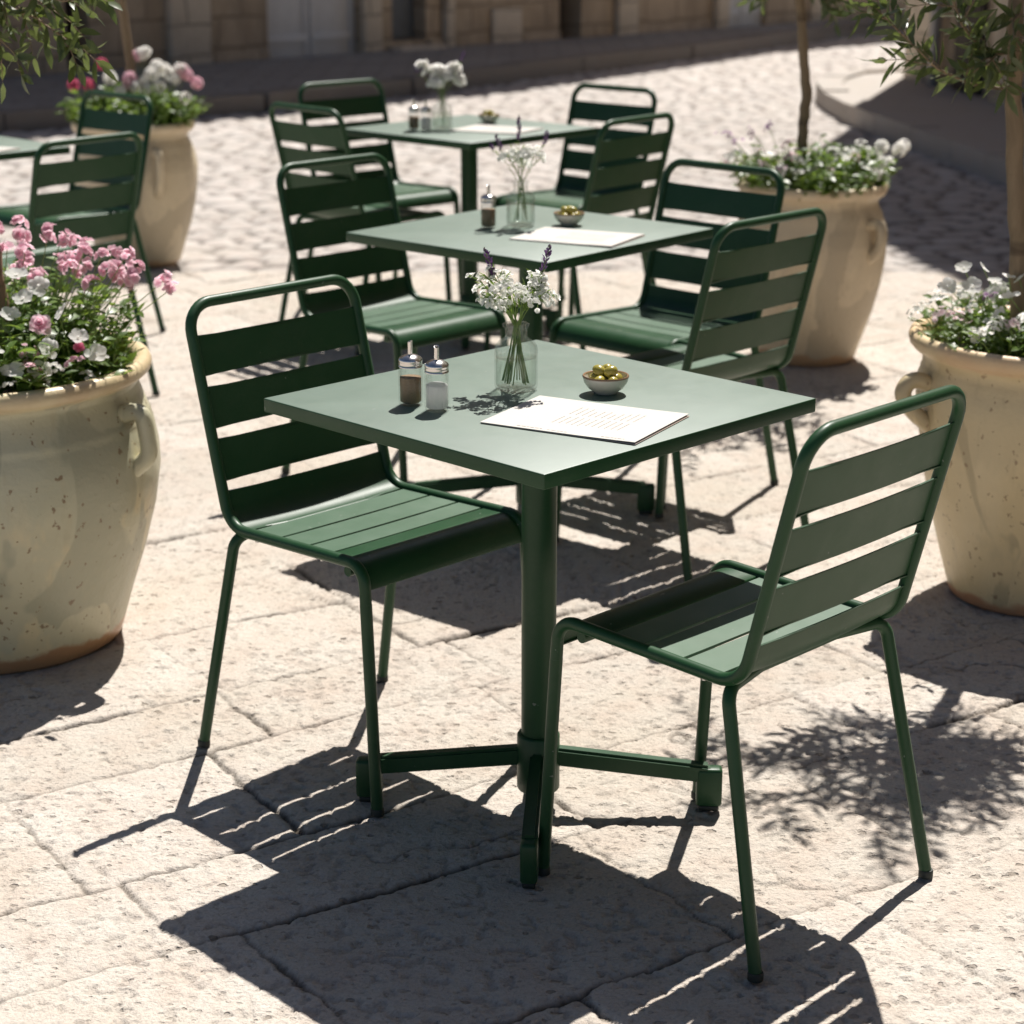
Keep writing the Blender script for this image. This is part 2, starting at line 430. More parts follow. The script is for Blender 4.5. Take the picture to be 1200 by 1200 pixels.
rows2 = [-2.0]
while rows2[-1] < 40: rows2.append(rows2[-1] + lr.uniform(.125, .175))
rows2 = np.array(rows2); cols2 = []
for _ in rows2:
    c = [-24 + lr.uniform(0, .2)]
    while c[-1] < 24: c.append(c[-1] + lr.uniform(.14, .24))
    cols2.append(np.array(c))
def sett_fn(X, Y):
    wx = (fbm(X * 1.1, Y * 1.1, 103) - .5) * .35 + (fbm(X * 9, Y * 9, 107) - .5) * .05
    wy = (fbm(X * 1.1, Y * 1.1, 123) - .5) * .35 + (fbm(X * 9, Y * 9, 127) - .5) * .05
    A2 = R(12)
    u = (X + wx) * math.cos(A2) + (Y + wy) * math.sin(A2); v = -(X + wx) * math.sin(A2) + (Y + wy) * math.cos(A2)
    du, dv, idn = layout(u, v, rows2, cols2); d = np.minimum(du, dv)
    j = np.exp(-(d / .017) ** 2); dome = 1 - np.exp(-(d / .036) ** 2)
    r1 = slab_h[(idn // 1000) % 200, (idn % 1000) % 200]; r2 = slab_h[(idn % 1000) % 200, (idn // 1000 + 31) % 200]
    z = -.022 + .018 * dome + (r1 - .5) * .010 + (fbm(X * 1.3, Y * 1.3, 151) - .5) * .014 + (fbm(X * 14, Y * 14, 161, 3) - .5) * .008
    z = z - np.clip((8.9 - Y) / .5, 0, 1) * .006
    return z, np.clip(j * .8, 0, 1), r2
xs = np.arange(-7.5, 6.5, .03); ys = np.concatenate([np.arange(8.42, 15, .026), np.arange(15, 30, .05)])
tag(height_grid('cobbled_street', xs, ys, sett_fn, M['sett']), kind='structure')

# ------------------------------------------------------------------ raised pavements with kerbs
def slab_poly(name, poly, z0, z1, mat):
    bm = bmesh.new(); vs = [bm.verts.new((x, y, z1)) for x, y in poly]; f = bm.faces.new(vs)
    if f.normal.z < 0: f.normal_flip()
    r_ = bmesh.ops.extrude_face_region(bm, geom=[f]); ev = [g for g in r_['geom'] if isinstance(g, bmesh.types.BMVert)]
    bmesh.ops.translate(bm, vec=(0, 0, z0 - z1), verts=ev); bmesh.ops.recalc_face_normals(bm, faces=bm.faces)
    return tag(bm_obj(name, bm, mat), kind='structure')
def pave_mat():
    m, t, b = new_mat('pavement_stone'); n = N(t); co = n.coord()
    br = n.node('ShaderNodeTexBrick'); n.link(n.mapping(co, (1.1, 1.1, 1)), br.inputs[0]); br.inputs['Mortar Size'].default_value = .012
    br.inputs['Color1'].default_value = (.30, .28, .26, 1); br.inputs['Color2'].default_value = (.39, .37, .345, 1); br.inputs['Mortar'].default_value = (.10, .09, .08, 1)
    br.inputs['Scale'].default_value = 1.0
    c = n.mix(n.noise(co, 8, 5), br.outputs[0], (.19, .175, .16)); n.link(c, b.inputs['Base Color']); setp(b, rough=.85)
    n.link(n.bump(n.noise(co, 20, 5), .5, .012), b.inputs['Normal']); return m
M['pave'] = pave_mat()
def wall_pt(s, off=0.0):                      # along the foot of the long house front; off = towards the street
    d = Vector((1, .966)).normalized(); nn = Vector((d.y, -d.x))
    p = Vector((0, 21.15)) + d * s + nn * off; return p.x, p.y
# far pavement, its kerb stones laid end to end along the street
kl = [(-6.6, 12.0), (-5.0, 13.0), (-3.57, 14.1), (-1.93, 15.45), (-.9, 16.7), (0, 18.05), (1.7, 20.45), (3.37, 23.0), (6.0, 27.0)]
slab_poly('pavement', kl + [wall_pt(9.5, .05), wall_pt(-9.5, .05)], -.04, .105, M['pave'])
kb = MB()
for (x0, y0), (x1, y1) in zip(kl, kl[1:]):
    a = Vector((x0, y0, 0)); b_ = Vector((x1, y1, 0)); L = (b_ - a).length; k = max(1, round(L / .85)); rz = math.atan2(y1 - y0, x1 - x0)
    for i in range(k):
        c = a.lerp(b_, (i + .5) / k); h = .128 + random.uniform(-.008, .008)
        kb.box((c.x + random.uniform(-.012, .012), c.y, h / 2 - .02), (L / k - .012, .24, h + .04), rz)
tag(sharp(kb.obj('kerb', M['kerb'])), kind='structure')
# right-hand pavement with its rounded corner
arc = [(3.6, 17.55), (3.2, 17.6), (2.85, 17.35), (2.6, 16.8), (2.45, 16.2), (2.40, 15.5), (2.43, 14.6), (2.50, 13.8), (2.70, 12.3), (2.86, 11.1), (3.05, 9.6), (3.5, 6.0), (4.1, 1.5)]
slab_poly('pavement', [(x + .06, y) for x, y in arc] + [(7.0, 1.5), (5.0, 17.5)], -.04, .108, M['kerb_light'])
kb = MB()
for (x0, y0), (x1, y1) in zip(arc, arc[1:]):
    a = Vector((x0, y0, 0)); b_ = Vector((x1, y1, 0)); L = (b_ - a).length; k = max(1, round(L / .7)); rz = math.atan2(y1 - y0, x1 - x0)
    for i in range(k):
        c = a.lerp(b_, (i + .5) / k); h = .130 + random.uniform(-.006, .008)
        kb.box((c.x + .06, c.y, h / 2 - .02), (L / k - .008, .2, h + .04), rz)
tag(sharp(kb.obj('kerb', M['kerb_light'])), kind='structure')

# ------------------------------------------------------------------ stone houses
def house_mat(name, ca, cb, cc):
    m, t, b = new_mat(name); n = N(t); co = n.coord()
    wob = n.node('ShaderNodeVectorMath', operation='ADD'); n.link(co, wob.inputs[0])
    nz = n.node('ShaderNodeTexNoise'); nz.inputs['Scale'].default_value = 2.5; n.link(co, nz.inputs['Vector'])
    sc_ = n.node('ShaderNodeVectorMath', operation='SCALE'); n.link(nz.outputs['Color'], sc_.inputs[0]); sc_.inputs['Scale'].default_value = .09
    n.link(sc_.outputs[0], wob.inputs[1])
    sw = n.node('ShaderNodeSeparateXYZ'); n.link(wob.outputs[0], sw.inputs[0]); cb_ = n.node('ShaderNodeCombineXYZ')
    n.link(sw.outputs[0], cb_.inputs[0]); n.link(sw.outputs[2], cb_.inputs[1])
    br = n.node('ShaderNodeTexBrick'); n.link(cb_.outputs[0], br.inputs[0]); br.inputs['Scale'].default_value = 1.0
    br.inputs['Brick Width'].default_value = .52; br.inputs['Row Height'].default_value = .27; br.inputs['Mortar Size'].default_value = .014; br.inputs['Mortar Smooth'].default_value = .4
    br.inputs['Color1'].default_value = (*ca, 1); br.inputs['Color2'].default_value = (*cb, 1); br.inputs['Mortar'].default_value = (*[x * .55 for x in ca], 1)
    stain = n.noise(n.mapping(co, (1, 1, .35)), 3, 6, .65)
    c = n.mix(n.ramp(stain, [(.42, 0.0), (.7, .75)]), br.outputs[0], cc); c = n.mix(n.math('MULTIPLY', n.noise(co, 26, 5), .5), c, tuple(x * .55 for x in ca))
    n.link(c, b.inputs['Base Color']); setp(b, rough=.9)
    n.link(n.bump(n.math('ADD', br.outputs[1], n.noise(co, 22, 5)), .6, -.02), b.inputs['Normal']); return m
M['wall'] = house_mat('old_stone_wall', (.50, .39, .27), (.62, .50, .36), (.27, .21, .145))
M['pil'] = house_mat('dressed_pale_stone', (.68, .58, .45), (.74, .65, .52), (.52, .43, .32))
M['door'] = simple_mat('grey_painted_wood', (.64, .64, .63), .6, 0, .1, 12)
M['darkwood'] = simple_mat('dark_aged_wood', (.05, .04, .03), .7, 0, .4, 9)
M['bluewood'] = simple_mat('blue_grey_shutter_paint', (.15, .17, .19), .6, 0, .2, 10)

hx = wall_pt(0); HRZ = math.atan2(.966, 1)
house = empty('stone_house', (hx[0], hx[1], 0), HRZ)        # local x along the front, -y towards the street
tag(house, 'long brown stone house front in shade with grey double doors across the street', 'house')
def wall_prism(name, x0, x1, tops, mat, y0=0.0, th=.5, holes=(), parent=house):
    """front wall with openings: built from piers, sills and lintels between the openings"""
    mb = MB(); cur = x0
    for (a, b_, zb, zt) in sorted(holes):
        mb.box(((cur + a) / 2, y0 + th / 2, 3.0), (a - cur, th, 6.1))
        if zb > .02: mb.box(((a + b_) / 2, y0 + th / 2, zb / 2 - .025), (b_ - a, th - .004, zb + .05))
        mb.box(((a + b_) / 2, y0 + th / 2, (zt + 6.05) / 2), (b_ - a, th - .004, 6.05 - zt)); cur = b_
    mb.box(((cur + x1) / 2, y0 + th / 2, 3.0), (x1 - cur, th, 6.1))
    return mb.obj(name, mat, parent, False)
holes = [(-3.13, -2.02, .0, 2.4), (-1.62, -1.18, .18, 2.1), (.69, 1.02, .05, 2.2), (3.36, 4.12, .0, 2.3), (-5.27, -5.03, .1, 2.0)]
wall_prism('wall', -9.5, 9.5, None, M['wall'], holes=holes)
# upper storeys up to the sloping eaves
up = MB(); top = [(-9.5, 11.8), (2.6, 10.8), (4.3, 8.8), (5.4, 6.6), (9.5, 6.2)]
V = []; F = []
for x, z in top: V += [(x, .02, 6.05), (x, .02, z), (x, 5.0, 6.05), (x, 5.0, z)]
for i in range(len(top) - 1):
    a = 4 * i; b_ = a + 4
    F += [(a, b_, b_ + 1, a + 1), (a + 2, a + 3, b_ + 3, b_ + 2), (a + 1, b_ + 1, b_ + 3, a + 3), (a, a + 2, b_ + 2, b_)]
F += [(0, 1, 3, 2), (4 * (len(top) - 1), 4 * (len(top) - 1) + 2, 4 * (len(top) - 1) + 3, 4 * (len(top) - 1) + 1)]
up.add(V, F); up.obj('upper_wall', M['wall'], house, False)
def pil(x0, x1, d=.09, z=5.9, mat='pil', name='pilaster'):
    return rbox(name, (x1 - x0, d, z), .012, M[mat], house, ((x0 + x1) / 2, -d / 2 - .002, z / 2 - .03))
pil(-4.26, -3.82); pil(-2.02, -1.80, .07); pil(-.97, -.86, .08); pil(1.52, 1.82); pil(3.14, 3.34, .1)
pil(-.31, .10, .05, .48, name='stone_block'); pil(4.9, 5.1, .06); pil(-6.5, -6.2)
# plinth courses between openings
for a, b_ in ((-3.80, -3.15), (-1.17, -.99), (.12, .67), (1.84, 3.1)):
    rbox('plinth', (b_ - a, .05, .2), .01, M['wall'], house, ((a + b_) / 2, -.028, .08))
def double_door(a, b_, zt, leaf='door', mat='door'):
    wd = (b_ - a) / 2 - .012
    for k in (0, 1):
        x = a + .006 + wd / 2 + k * (wd + .012)
        d = rbox('door_leaf', (wd, .05, zt), .006, M[mat], house, (x, .12, zt / 2 + .02))
        for z in (.24, 1.1, zt - .25):
            rbox('rail', (wd - .04, .02, .07), .004, M[mat], d, (0, -.036, z - zt / 2))
        for sx in (-1, 1): rbox('stile', (.06, .016, zt - .04), .004, M[mat], d, (sx * (wd / 2 - .035), -.034, 0))
double_door(-3.13, -2.02, 2.38); double_door(3.36, 4.12, 2.28)
rbox('shutter', (.42, .05, 1.9), .006, M['bluewood'], house, (-1.40, .2, 1.14)); rbox('doorstep', (.62, .22, .15), .015, M['pil'], house, (-1.40, -.11, .06))
rbox('dark_door', (.32, .05, 2.15), .006, M['darkwood'], house, (.855, .3, 1.1)); rbox('dark_door', (.23, .05, 1.9), .006, M['darkwood'], house, (-5.15, .3, 1.05))
bk = MB(); bk.box((0, 5.0, 3.0), (19, .3, 6.1)); bk.obj('rear_wall', M['wall'], house, False)

# right-hand house: its long front faces the street, its end closes the lane
rh = empty('corner_house', (3.27, 16.9, 0), math.atan2(-3.0, .43))        # local x runs along the front towards the viewer
tag(rh, 'stone corner house in shade beside the right pavement with dark gap by its edge', 'house')
mb = MB(); mb.box((9.0, 2.55, 4.8), (18.0, 5.0, 9.7)); mb.obj('wall', M['wall'], rh, False)
q = MB()
for i in range(22):
    ln = .62 if i % 2 else .42
    q.box((ln / 2 - .03, .10, .215 + i * .44), (ln, .26, .43))
sharp(q.obj('quoin', M['pil'], rh, False))
rbox('downpipe', (.09, .09, 9.0), .03, simple_mat('zinc_pipe', (.30, .29, .28), .5, .6), rh, (.74, -.05, 4.55), seg=3)
rbox('doorway', (.55, .06, 2.2), .01, M['darkwood'], rh, (1.30, .03, 1.2)); rbox('pilaster', (.5, .14, 9.0), .012, M['pil'], rh, (2.3, -.02, 4.55))
rbox('plinth', (6.0, .10, .34), .02, M['pil'], rh, (6.2, -.02, .2))
# ------------------------------------------------------------------ chairs
CW = .199; F3 = (.174, .459); B3 = (-.194, .446); T3 = (-.296, .848); TR = .0105
def arc_len_slice(pts, a, b):
    """part of a dense polyline between arc lengths a and b"""
    out = []; s = 0
    for p, q in zip(pts, pts[1:]):
        L = (q - p).length
        if s + L >= a and s <= b:
            t0 = max(0, (a - s) / L) if L else 0; t1 = min(1, (b - s) / L) if L else 1
            if not out: out.append(p.lerp(q, t0))
            out.append(p.lerp(q, t1))
        s += L
    return out
def sheet(path, hw, th, bulge, nx=8):
    """bent slat: path is a list of (0, y, z); hw half width; bulge pushes the middle along -normal"""
    n = len(path); V = []; F = []
    nr = []
    for i in range(n):
        t = (path[min(i + 1, n - 1)] - path[max(i - 1, 0)]).normalized(); nr.append(Vector((0, -t.z, t.y)))
    for side in (0, 1):
        for i in range(n):
            for k in range(nx + 1):
                x = -hw + 2 * hw * k / nx
                p = path[i] + nr[i] * ((.5 - side) * th + bulge * (1 - (x / hw) ** 2)); V.append((x, p.y, p.z))
    W_ = nx + 1; o = n * W_
    for i in range(n - 1):
        for k in range(nx):
            a = i * W_ + k
            F.append((a, a + 1, a + W_ + 1, a + W_)); F.append((o + a, o + a + W_, o + a + W_ + 1, o + a + 1))
    for k in range(nx):
        F.append((k, o + k, o + k + 1, k + 1)); a = (n - 1) * W_ + k; F.append((a, a + 1, o + a + 1, o + a))
    for i in range(n - 1):
        a = i * W_; F.append((a, a + W_, o + a + W_, o + a)); a += nx; F.append((a, o + a, o + a + W_, a + W_))
    return V, F
def fold(pts, lip=.004):
    """turn both edges of the slat back a little, as pressed metal slats have"""
    a, b = pts[0], pts[1]; t = (b - a).normalized(); nn = Vector((0, t.z, -t.y))
    st = [a + nn * lip - t * .001, a + nn * .0015 - t * .0005]
    c, d = pts[-1], pts[-2]; t2 = (c - d).normalized(); n2 = Vector((0, t2.z, -t2.y))
    return st + pts + [c + n2 * .0015 + t2 * .0005, c + n2 * lip + t2 * .001]
def make_chair():
    r_ = empty('metal_chair')
    mb = MB()
    foot = Vector((.204, .201, 0)); fb = Vector((CW, *F3)); dl = (foot - fb).normalized(); e = fb + dl * .075
    half = [e, fb, Vector((CW, *B3)), Vector((CW, *T3))]
    hoop = half + [Vector((-p.x, p.y, p.z)) for p in reversed(half)]
    mb.tube(fillet(hoop, [.042, .055, .052, .052, .055, .042], 9), TR, 14); mb.obj('frame', M['green'], r_)
    for s in (1, -1):
        mb = MB(); a = Vector((s * e.x, e.y, e.z)) - Vector((s * dl.x, dl.y, dl.z)) * .006; f = Vector((s * foot.x, foot.y, .006))
        mb.tube([a, a.lerp(f, .5), f], TR + .0003, 14); lg = mb.obj('leg', M['green'], r_)
        mb = MB(); mb.lathe([(.0106, 0), (.0122, .001), (.0122, .012), (.0112, .014)], 14, (s * foot.x, foot.y, 0)); mb.obj('foot_cap', M['cap'], lg)
        rf = Vector((s * .231, -.263, 0))
        mb = MB(); mb.tube(fillet([(s * .10, -.150, .438), (s * .205, -.172, .437), (rf.x, rf.y, .006)], [.030], 8), TR, 14); lg = mb.obj('leg', M['green'], r_)
        mb = MB(); mb.lathe([(.0106, 0), (.0122, .001), (.0122, .012), (.0112, .014)], 14, (rf.x, rf.y, 0)); mb.obj('foot_cap', M['cap'], lg)
    mb = MB(); mb.tube([(-.103, -.150, .438), (.103, -.150, .438)], TR - .0004, 12); mb.obj('rear_crossbar', M['green'], r_)
    mb = MB(); mb.tube([(-.196, .128, .437), (.196, .128, .437)], TR - .001, 12); mb.obj('front_crossbar', M['green'], r_)
    # side-view line of the slats from the top of the back to the front lip
    side = fillet([Vector((0, *T3)), Vector((0, *B3)), Vector((0, *F3)), Vector((0, foot.y, 0))], [.055, .046], 12)
    LB = (Vector(T3) - Vector(B3)).length; tot = sum((b - a).length for a, b in zip(side, side[1:]))
    hw = CW - .006
    for a, b in ((.143, .318), (.372, .553), (.605, .79)):
        p = fold(arc_len_slice(side, a * LB, b * LB)); q = []
        mb = MB(); mb.add(*sheet(p, hw, .0025, -.005)); sharp(mb.obj('back_slat', M['green'], r_), 50)
    lb = LB - .0335                       # arc length at the bend, shortened by the rounding
    seatlen = .368
    p = arc_len_slice(side, .84 * LB, lb + .062); q = [p[0]]
    mb = MB(); mb.add(*sheet(fold(p), hw, .0025, -.004)); sharp(mb.obj('curved_slat', M['green'], r_), 60)
    for a, b in ((.070, .140), (.148, .218), (.226, .284)):
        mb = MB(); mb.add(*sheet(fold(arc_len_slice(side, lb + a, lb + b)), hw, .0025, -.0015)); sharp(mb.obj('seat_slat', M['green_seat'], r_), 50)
    mb = MB(); mb.add(*sheet(fold(arc_len_slice(side, lb + .292, lb + .415)), hw, .0025, 0)); sharp(mb.obj('front_lip', M['green'], r_), 60)
    for s in (-1, 1):
        for y in (-.12, .06):
            mb = MB(); mb.lathe([(.004, 0), (.004, .010)], 8, (s * (CW - .004), y, .4345 + (y + .12) * .035)); mb.obj('bolt', M['bolt'], r_, False)
    return r_
proto = make_chair()
CH = [  # x, y, facing, label
 (-.241, 3.528, -44.1, 'dark green metal chair tucked in left of the front table, facing right'),
 (.338, 3.026, 135.9, 'dark green metal chair nearest the viewer, its back to us, right of the front table'),
 (-.289, 5.429, -44.1, 'green metal chair at left of the middle table, directly behind the front left chair'),
 (.394, 4.812, 134.9, 'green metal chair seen from behind at right of middle table, above the front table corner'),
 (.377, 5.300, -133.9, 'green metal chair facing us right of the middle table, a buff pot behind its back'),
 (-.511, 7.293, 43.4, 'blurred green metal chair seen from behind at the near left side of the rear table'),
 (-.483, 7.826, -48.4, 'blurred green metal chair facing right at the far left side of the rear table'),
 (.200, 7.618, -131.9, 'blurred green metal chair facing us at the far right side of the rear table'),
 (.195, 6.929, 140.3, 'blurred green metal chair seen from behind at the near right side of the rear table'),
 (-1.509, 6.343, 141.0, 'blurred green metal chair seen from behind, just above the pink flowers at left'),
 (-1.653, 7.319, -131.5, 'blurred green metal chair facing us in front of the far left flower pot'),
]
for i, (x, y, a, lab) in enumerate(CH):
    o = proto if i == 0 else copy_tree(proto)
    o.location = (x, y, .002); o.rotation_euler = (0, 0, R(a - 90))
    tag(o, lab, 'chair', 'green slatted chairs around the cafe tables')
# ------------------------------------------------------------------ tables
TS = .6585; TH = .75
def make_table():
    r_ = empty('square_table')
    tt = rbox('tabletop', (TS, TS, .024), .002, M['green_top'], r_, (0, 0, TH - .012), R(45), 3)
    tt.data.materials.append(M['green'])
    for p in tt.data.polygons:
        if p.normal.z < .8: p.material_index = 1            # edge and underside keep plain green; top is coloured paler for sun sheen
    mb = MB(); mb.box((0, 0, TH - .029), (.30, .30, .009), R(45)); mb.obj('mounting_plate', M['green'], r_, False)
    mb = MB(); mb.tube([(0, 0, .08), (0, 0, .4), (0, 0, TH - .026)], .0305, 32); mb.obj('pole', M['green'], r_)
    mb = MB(); mb.lathe([(.028, .034), (.036, .034), (.038, .037), (.038, .137), (.036, .14), (.0308, .141)], 32); sharp(mb.obj('collar', M['green'], r_), 50)
    for k in range(4):
        a = k * PI / 2 - R(3.5); L = .306
        bm = bmesh.new(); bmesh.ops.create_cube(bm, size=1); bmesh.ops.scale(bm, vec=(L - .030, .026, .034), verts=bm.verts)
        bmesh.ops.bevel(bm, geom=list(bm.edges), offset=.005, segments=2, affect='EDGES')
        bmesh.ops.translate(bm, vec=((L + .030) / 2, 0, 0), verts=bm.verts)
        for v in bm.verts: v.co.z += .098 - .10 * (v.co.x - .03)
        ar = sharp(bm_obj('base_arm', bm, M['green'], r_, True, (0, 0, 0), a), 50)
        ft = rbox('foot', (.046, .029, .072), .006, M['green'], ar, (L - .002, 0, .046)); 
        rbox('glide', (.036, .022, .011), .003, M['cap'], ft, (0, 0, -.0405))
    return r_
tproto = make_table()
TB = [((.0469, 3.285), .0, 'square green pedestal table in front with salt, pepper, olives and menu on it'),
      ((.0479, 5.047), 4.0, 'square green metal table in the middle of the row behind the front table'),
      ((-.156, 7.357), 1.6, 'blurred square green metal table at the far end of the row'),
      ((-1.95, 6.80), 0.0, 'blurred square green metal table cut off by the left edge of the photo')]
for i, ((x, y), a, lab) in enumerate(TB):
    o = tproto if i == 0 else copy_tree(tproto)
    o.location = (x, y, .002); o.rotation_euler = (0, 0, R(a)); tag(o, lab, 'table', 'green square cafe tables')
ZT = TH + .0025

# ------------------------------------------------------------------ things on the tables
def make_shaker(fill):
    r_ = empty(fill + '_shaker')
    mb = MB(); oct_ = 10
    mb.lathe([(.0, .001), (.0175, .0), (.0205, .003), (.0205, .058), (.0175, .066), (.0162, .072), (.0146, .072), (.0155, .065), (.0180, .057), (.0180, .006), (.0155, .0042), (0, .0042)], oct_)
    sharp(mb.obj('glass_jar', M['glass'], r_), 25)
    mb = MB(); mb.lathe([(0, .0046), (.0150, .0048), (.0176, .0066), (.0176, .047 if fill == 'pepper' else .043), (.012, .046), (0, .0445)], 20); mb.obj(fill, M[fill], r_)
    mb = MB(); mb.lathe([(.0178, .064), (.0200, .0645), (.0200, .067), (.0194, .0675), (.0200, .0695), (.0194, .071), (.0200, .0735), (.0200, .077), (.0185, .0795), (.012, .0835), (.0055, .0855), (0, .0857)], 28); mb.obj('lid', M['steel'], r_)
    mb = MB(); mb.lathe([(.0042, .085), (.0042, .107), (.0030, .1065), (.0030, .09), (0, .09)], 16)
    sp = mb.obj('spout', M['steel'], r_)
    for v in sp.data.vertices:
        if v.co.z > .1: v.co.z += .45 * v.co.x
    return r_
pp = make_shaker('pepper'); sp_ = make_shaker('salt')
SH = [(pp, (-.168, 3.240), 'glass pepper shaker with steel pouring lid on the front table, left of the salt', 'pepper shaker'),
      (sp_, (-.123, 3.200), 'glass salt shaker with steel pouring lid on the front table, nearest the table edge', 'salt shaker'),
      (pp, (-.060, 5.085), 'glass pepper shaker standing alone by the bottle on the middle table', 'pepper shaker'),
      (pp, (-.352, 7.290), 'blurred glass pepper shaker at the left of the rear table', 'pepper shaker'),
      (sp_, (-.308, 7.268), 'blurred glass salt shaker on the rear table between pepper and flower bottle', 'salt shaker')]
done = set()
for p_, (x, y), lab, cat in SH:
    o = p_ if p_ not in done else copy_tree(p_); done.add(p_)
    o.location = (x, y, ZT); o.rotation_euler = (0, 0, random.uniform(0, 2)); tag(o, lab, cat, 'shakers on the tables')

def make_vase():
    r_ = empty('glass_bottle_vase')
    out = [(0, .0015), (.030, .0), (.0355, .003), (.037, .008), (.037, .070), (.0355, .077), (.030, .084), (.0215, .089), (.0188, .093), (.0188, .107), (.0205, .109), (.0228, .111), (.0228, .114), (.021, .1155)]
    inn = [(.0172, .115), (.0165, .108), (.0165, .093), (.0190, .0875), (.028, .082), (.0332, .0755), (.0346, .069), (.0346, .011), (.033, .0075), (.026, .006), (0, .008)]
    mb = MB(); mb.lathe(out + inn, 40); mb.obj('glass_bottle', M['glass'], r_, weld=True)
    mb = MB(); mb.lathe([(0, .0085), (.026, .0066), (.0328, .0081), (.0343, .0115), (.0343, .0575), (.0335, .0568), (0, .0566)], 36); mb.obj('water', M['water'], r_, weld=True)
    return r_

def leafset(P, D, Lh, Wd, bend=.15, up=None):
    """arrays of leaf blades: base points P, directions D, lengths, widths -> verts, faces, shade"""
    P = np.asarray(P, float); D = np.asarray(D, float); D /= np.linalg.norm(D, axis=1)[:, None] + 1e-9; n = len(P)
    rnd = rng.normal(size=(n, 3)) if up is None else np.tile(up, (n, 1)) + rng.normal(size=(n, 3)) * .35
    S = np.cross(D, rnd); S /= np.linalg.norm(S, axis=1)[:, None] + 1e-9; U = np.cross(S, D)
    Lh = np.broadcast_to(Lh, n)[:, None]; Wd = np.broadcast_to(Wd, n)[:, None]
    prof = ((0, 0, 0), (.30, -.46, .06), (.30, .46, .06), (.30, 0, -.02), (.66, -.40, .02), (.66, .40, .02), (.66, 0, -.06), (1, 0, -.25))
    V = np.stack([P + D * Lh * a + S * Wd * b + U * (Wd * c * .8 + Lh * bend * (-a * a)) for a, b, c in prof], 1).reshape(-1, 3)
    fs = ((0, 3, 1), (0, 2, 3), (1, 3, 6, 4), (3, 2, 5, 6), (4, 6, 7), (6, 5, 7))
    F = [tuple(i * 8 + k for k in f) for i in range(n) for f in fs]
    sh = np.repeat(rng.random(n), 8)
    return V, F, sh
def leaf_obj(name, sets, mat, parent=None, loc=None):
    V = np.concatenate([s[0] for s in sets]); F = []; o = 0
    for s in sets: F += [tuple(i + o for i in f) for f in s[1]]; o += len(s[0])
    ob = mesh_obj(name, V.tolist(), F, mat, parent, True, loc)
    at_ = ob.data.attributes.new('shade', 'FLOAT', 'POINT'); at_.data.foreach_set('value', np.concatenate([s[2] for s in sets]).astype(np.float32))
    return ob

def petals(n, L, wd, cup, two=False, jit=.12):
    """a flower head facing +z: n cupped, softly waved petals round a centre"""
    V = []; F = []; S = []; RW = ((.05, .22), (.32, .70), (.62, 1.0), (.86, .88), (1.0, .42))
    for k in range(n):
        a = 2 * PI * k / n + random.uniform(-jit, jit); l = L * random.uniform(.88, 1.1); c = cup + random.uniform(-.10, .10); ph = random.uniform(0, 6)
        b0 = len(V)
        for i, (r_, h_) in enumerate(RW):
            for j in range(5):
                s_ = (j - 2) / 2; y = s_ * wd * .5 * h_; rr = l * r_ * (1 - .07 * s_ * s_ * (i > 2))
                x = rr * math.cos(c); z = rr * math.sin(c) * (.4 + .6 * r_) - .12 * l * r_ * r_ + .10 * l * s_ * s_ * r_ + .035 * l * r_ * math.sin(ph + 3 * s_ + 4 * r_)
                V.append((x * math.cos(a) - y * math.sin(a), x * math.sin(a) + y * math.cos(a), z)); S.append(min(1, max(0, r_ * .95 - .05)))
        F += [(b0 + i * 5 + j, b0 + i * 5 + j + 1, b0 + i * 5 + j + 6, b0 + i * 5 + j + 5) for i in range(4) for j in range(4)]
    return np.array(V), F, np.array(S)
def xform(st, loc, nrm, scale=1.0, spin=None):
    V, F, S = st; q = Vector(nrm).to_track_quat('Z', 'Y').to_matrix(); a = random.uniform(0, 2 * PI) if spin is None else spin
    m = np.array(q @ Matrix.Rotation(a, 3, 'Z')); return V @ m.T * scale + np.array(loc), F, S

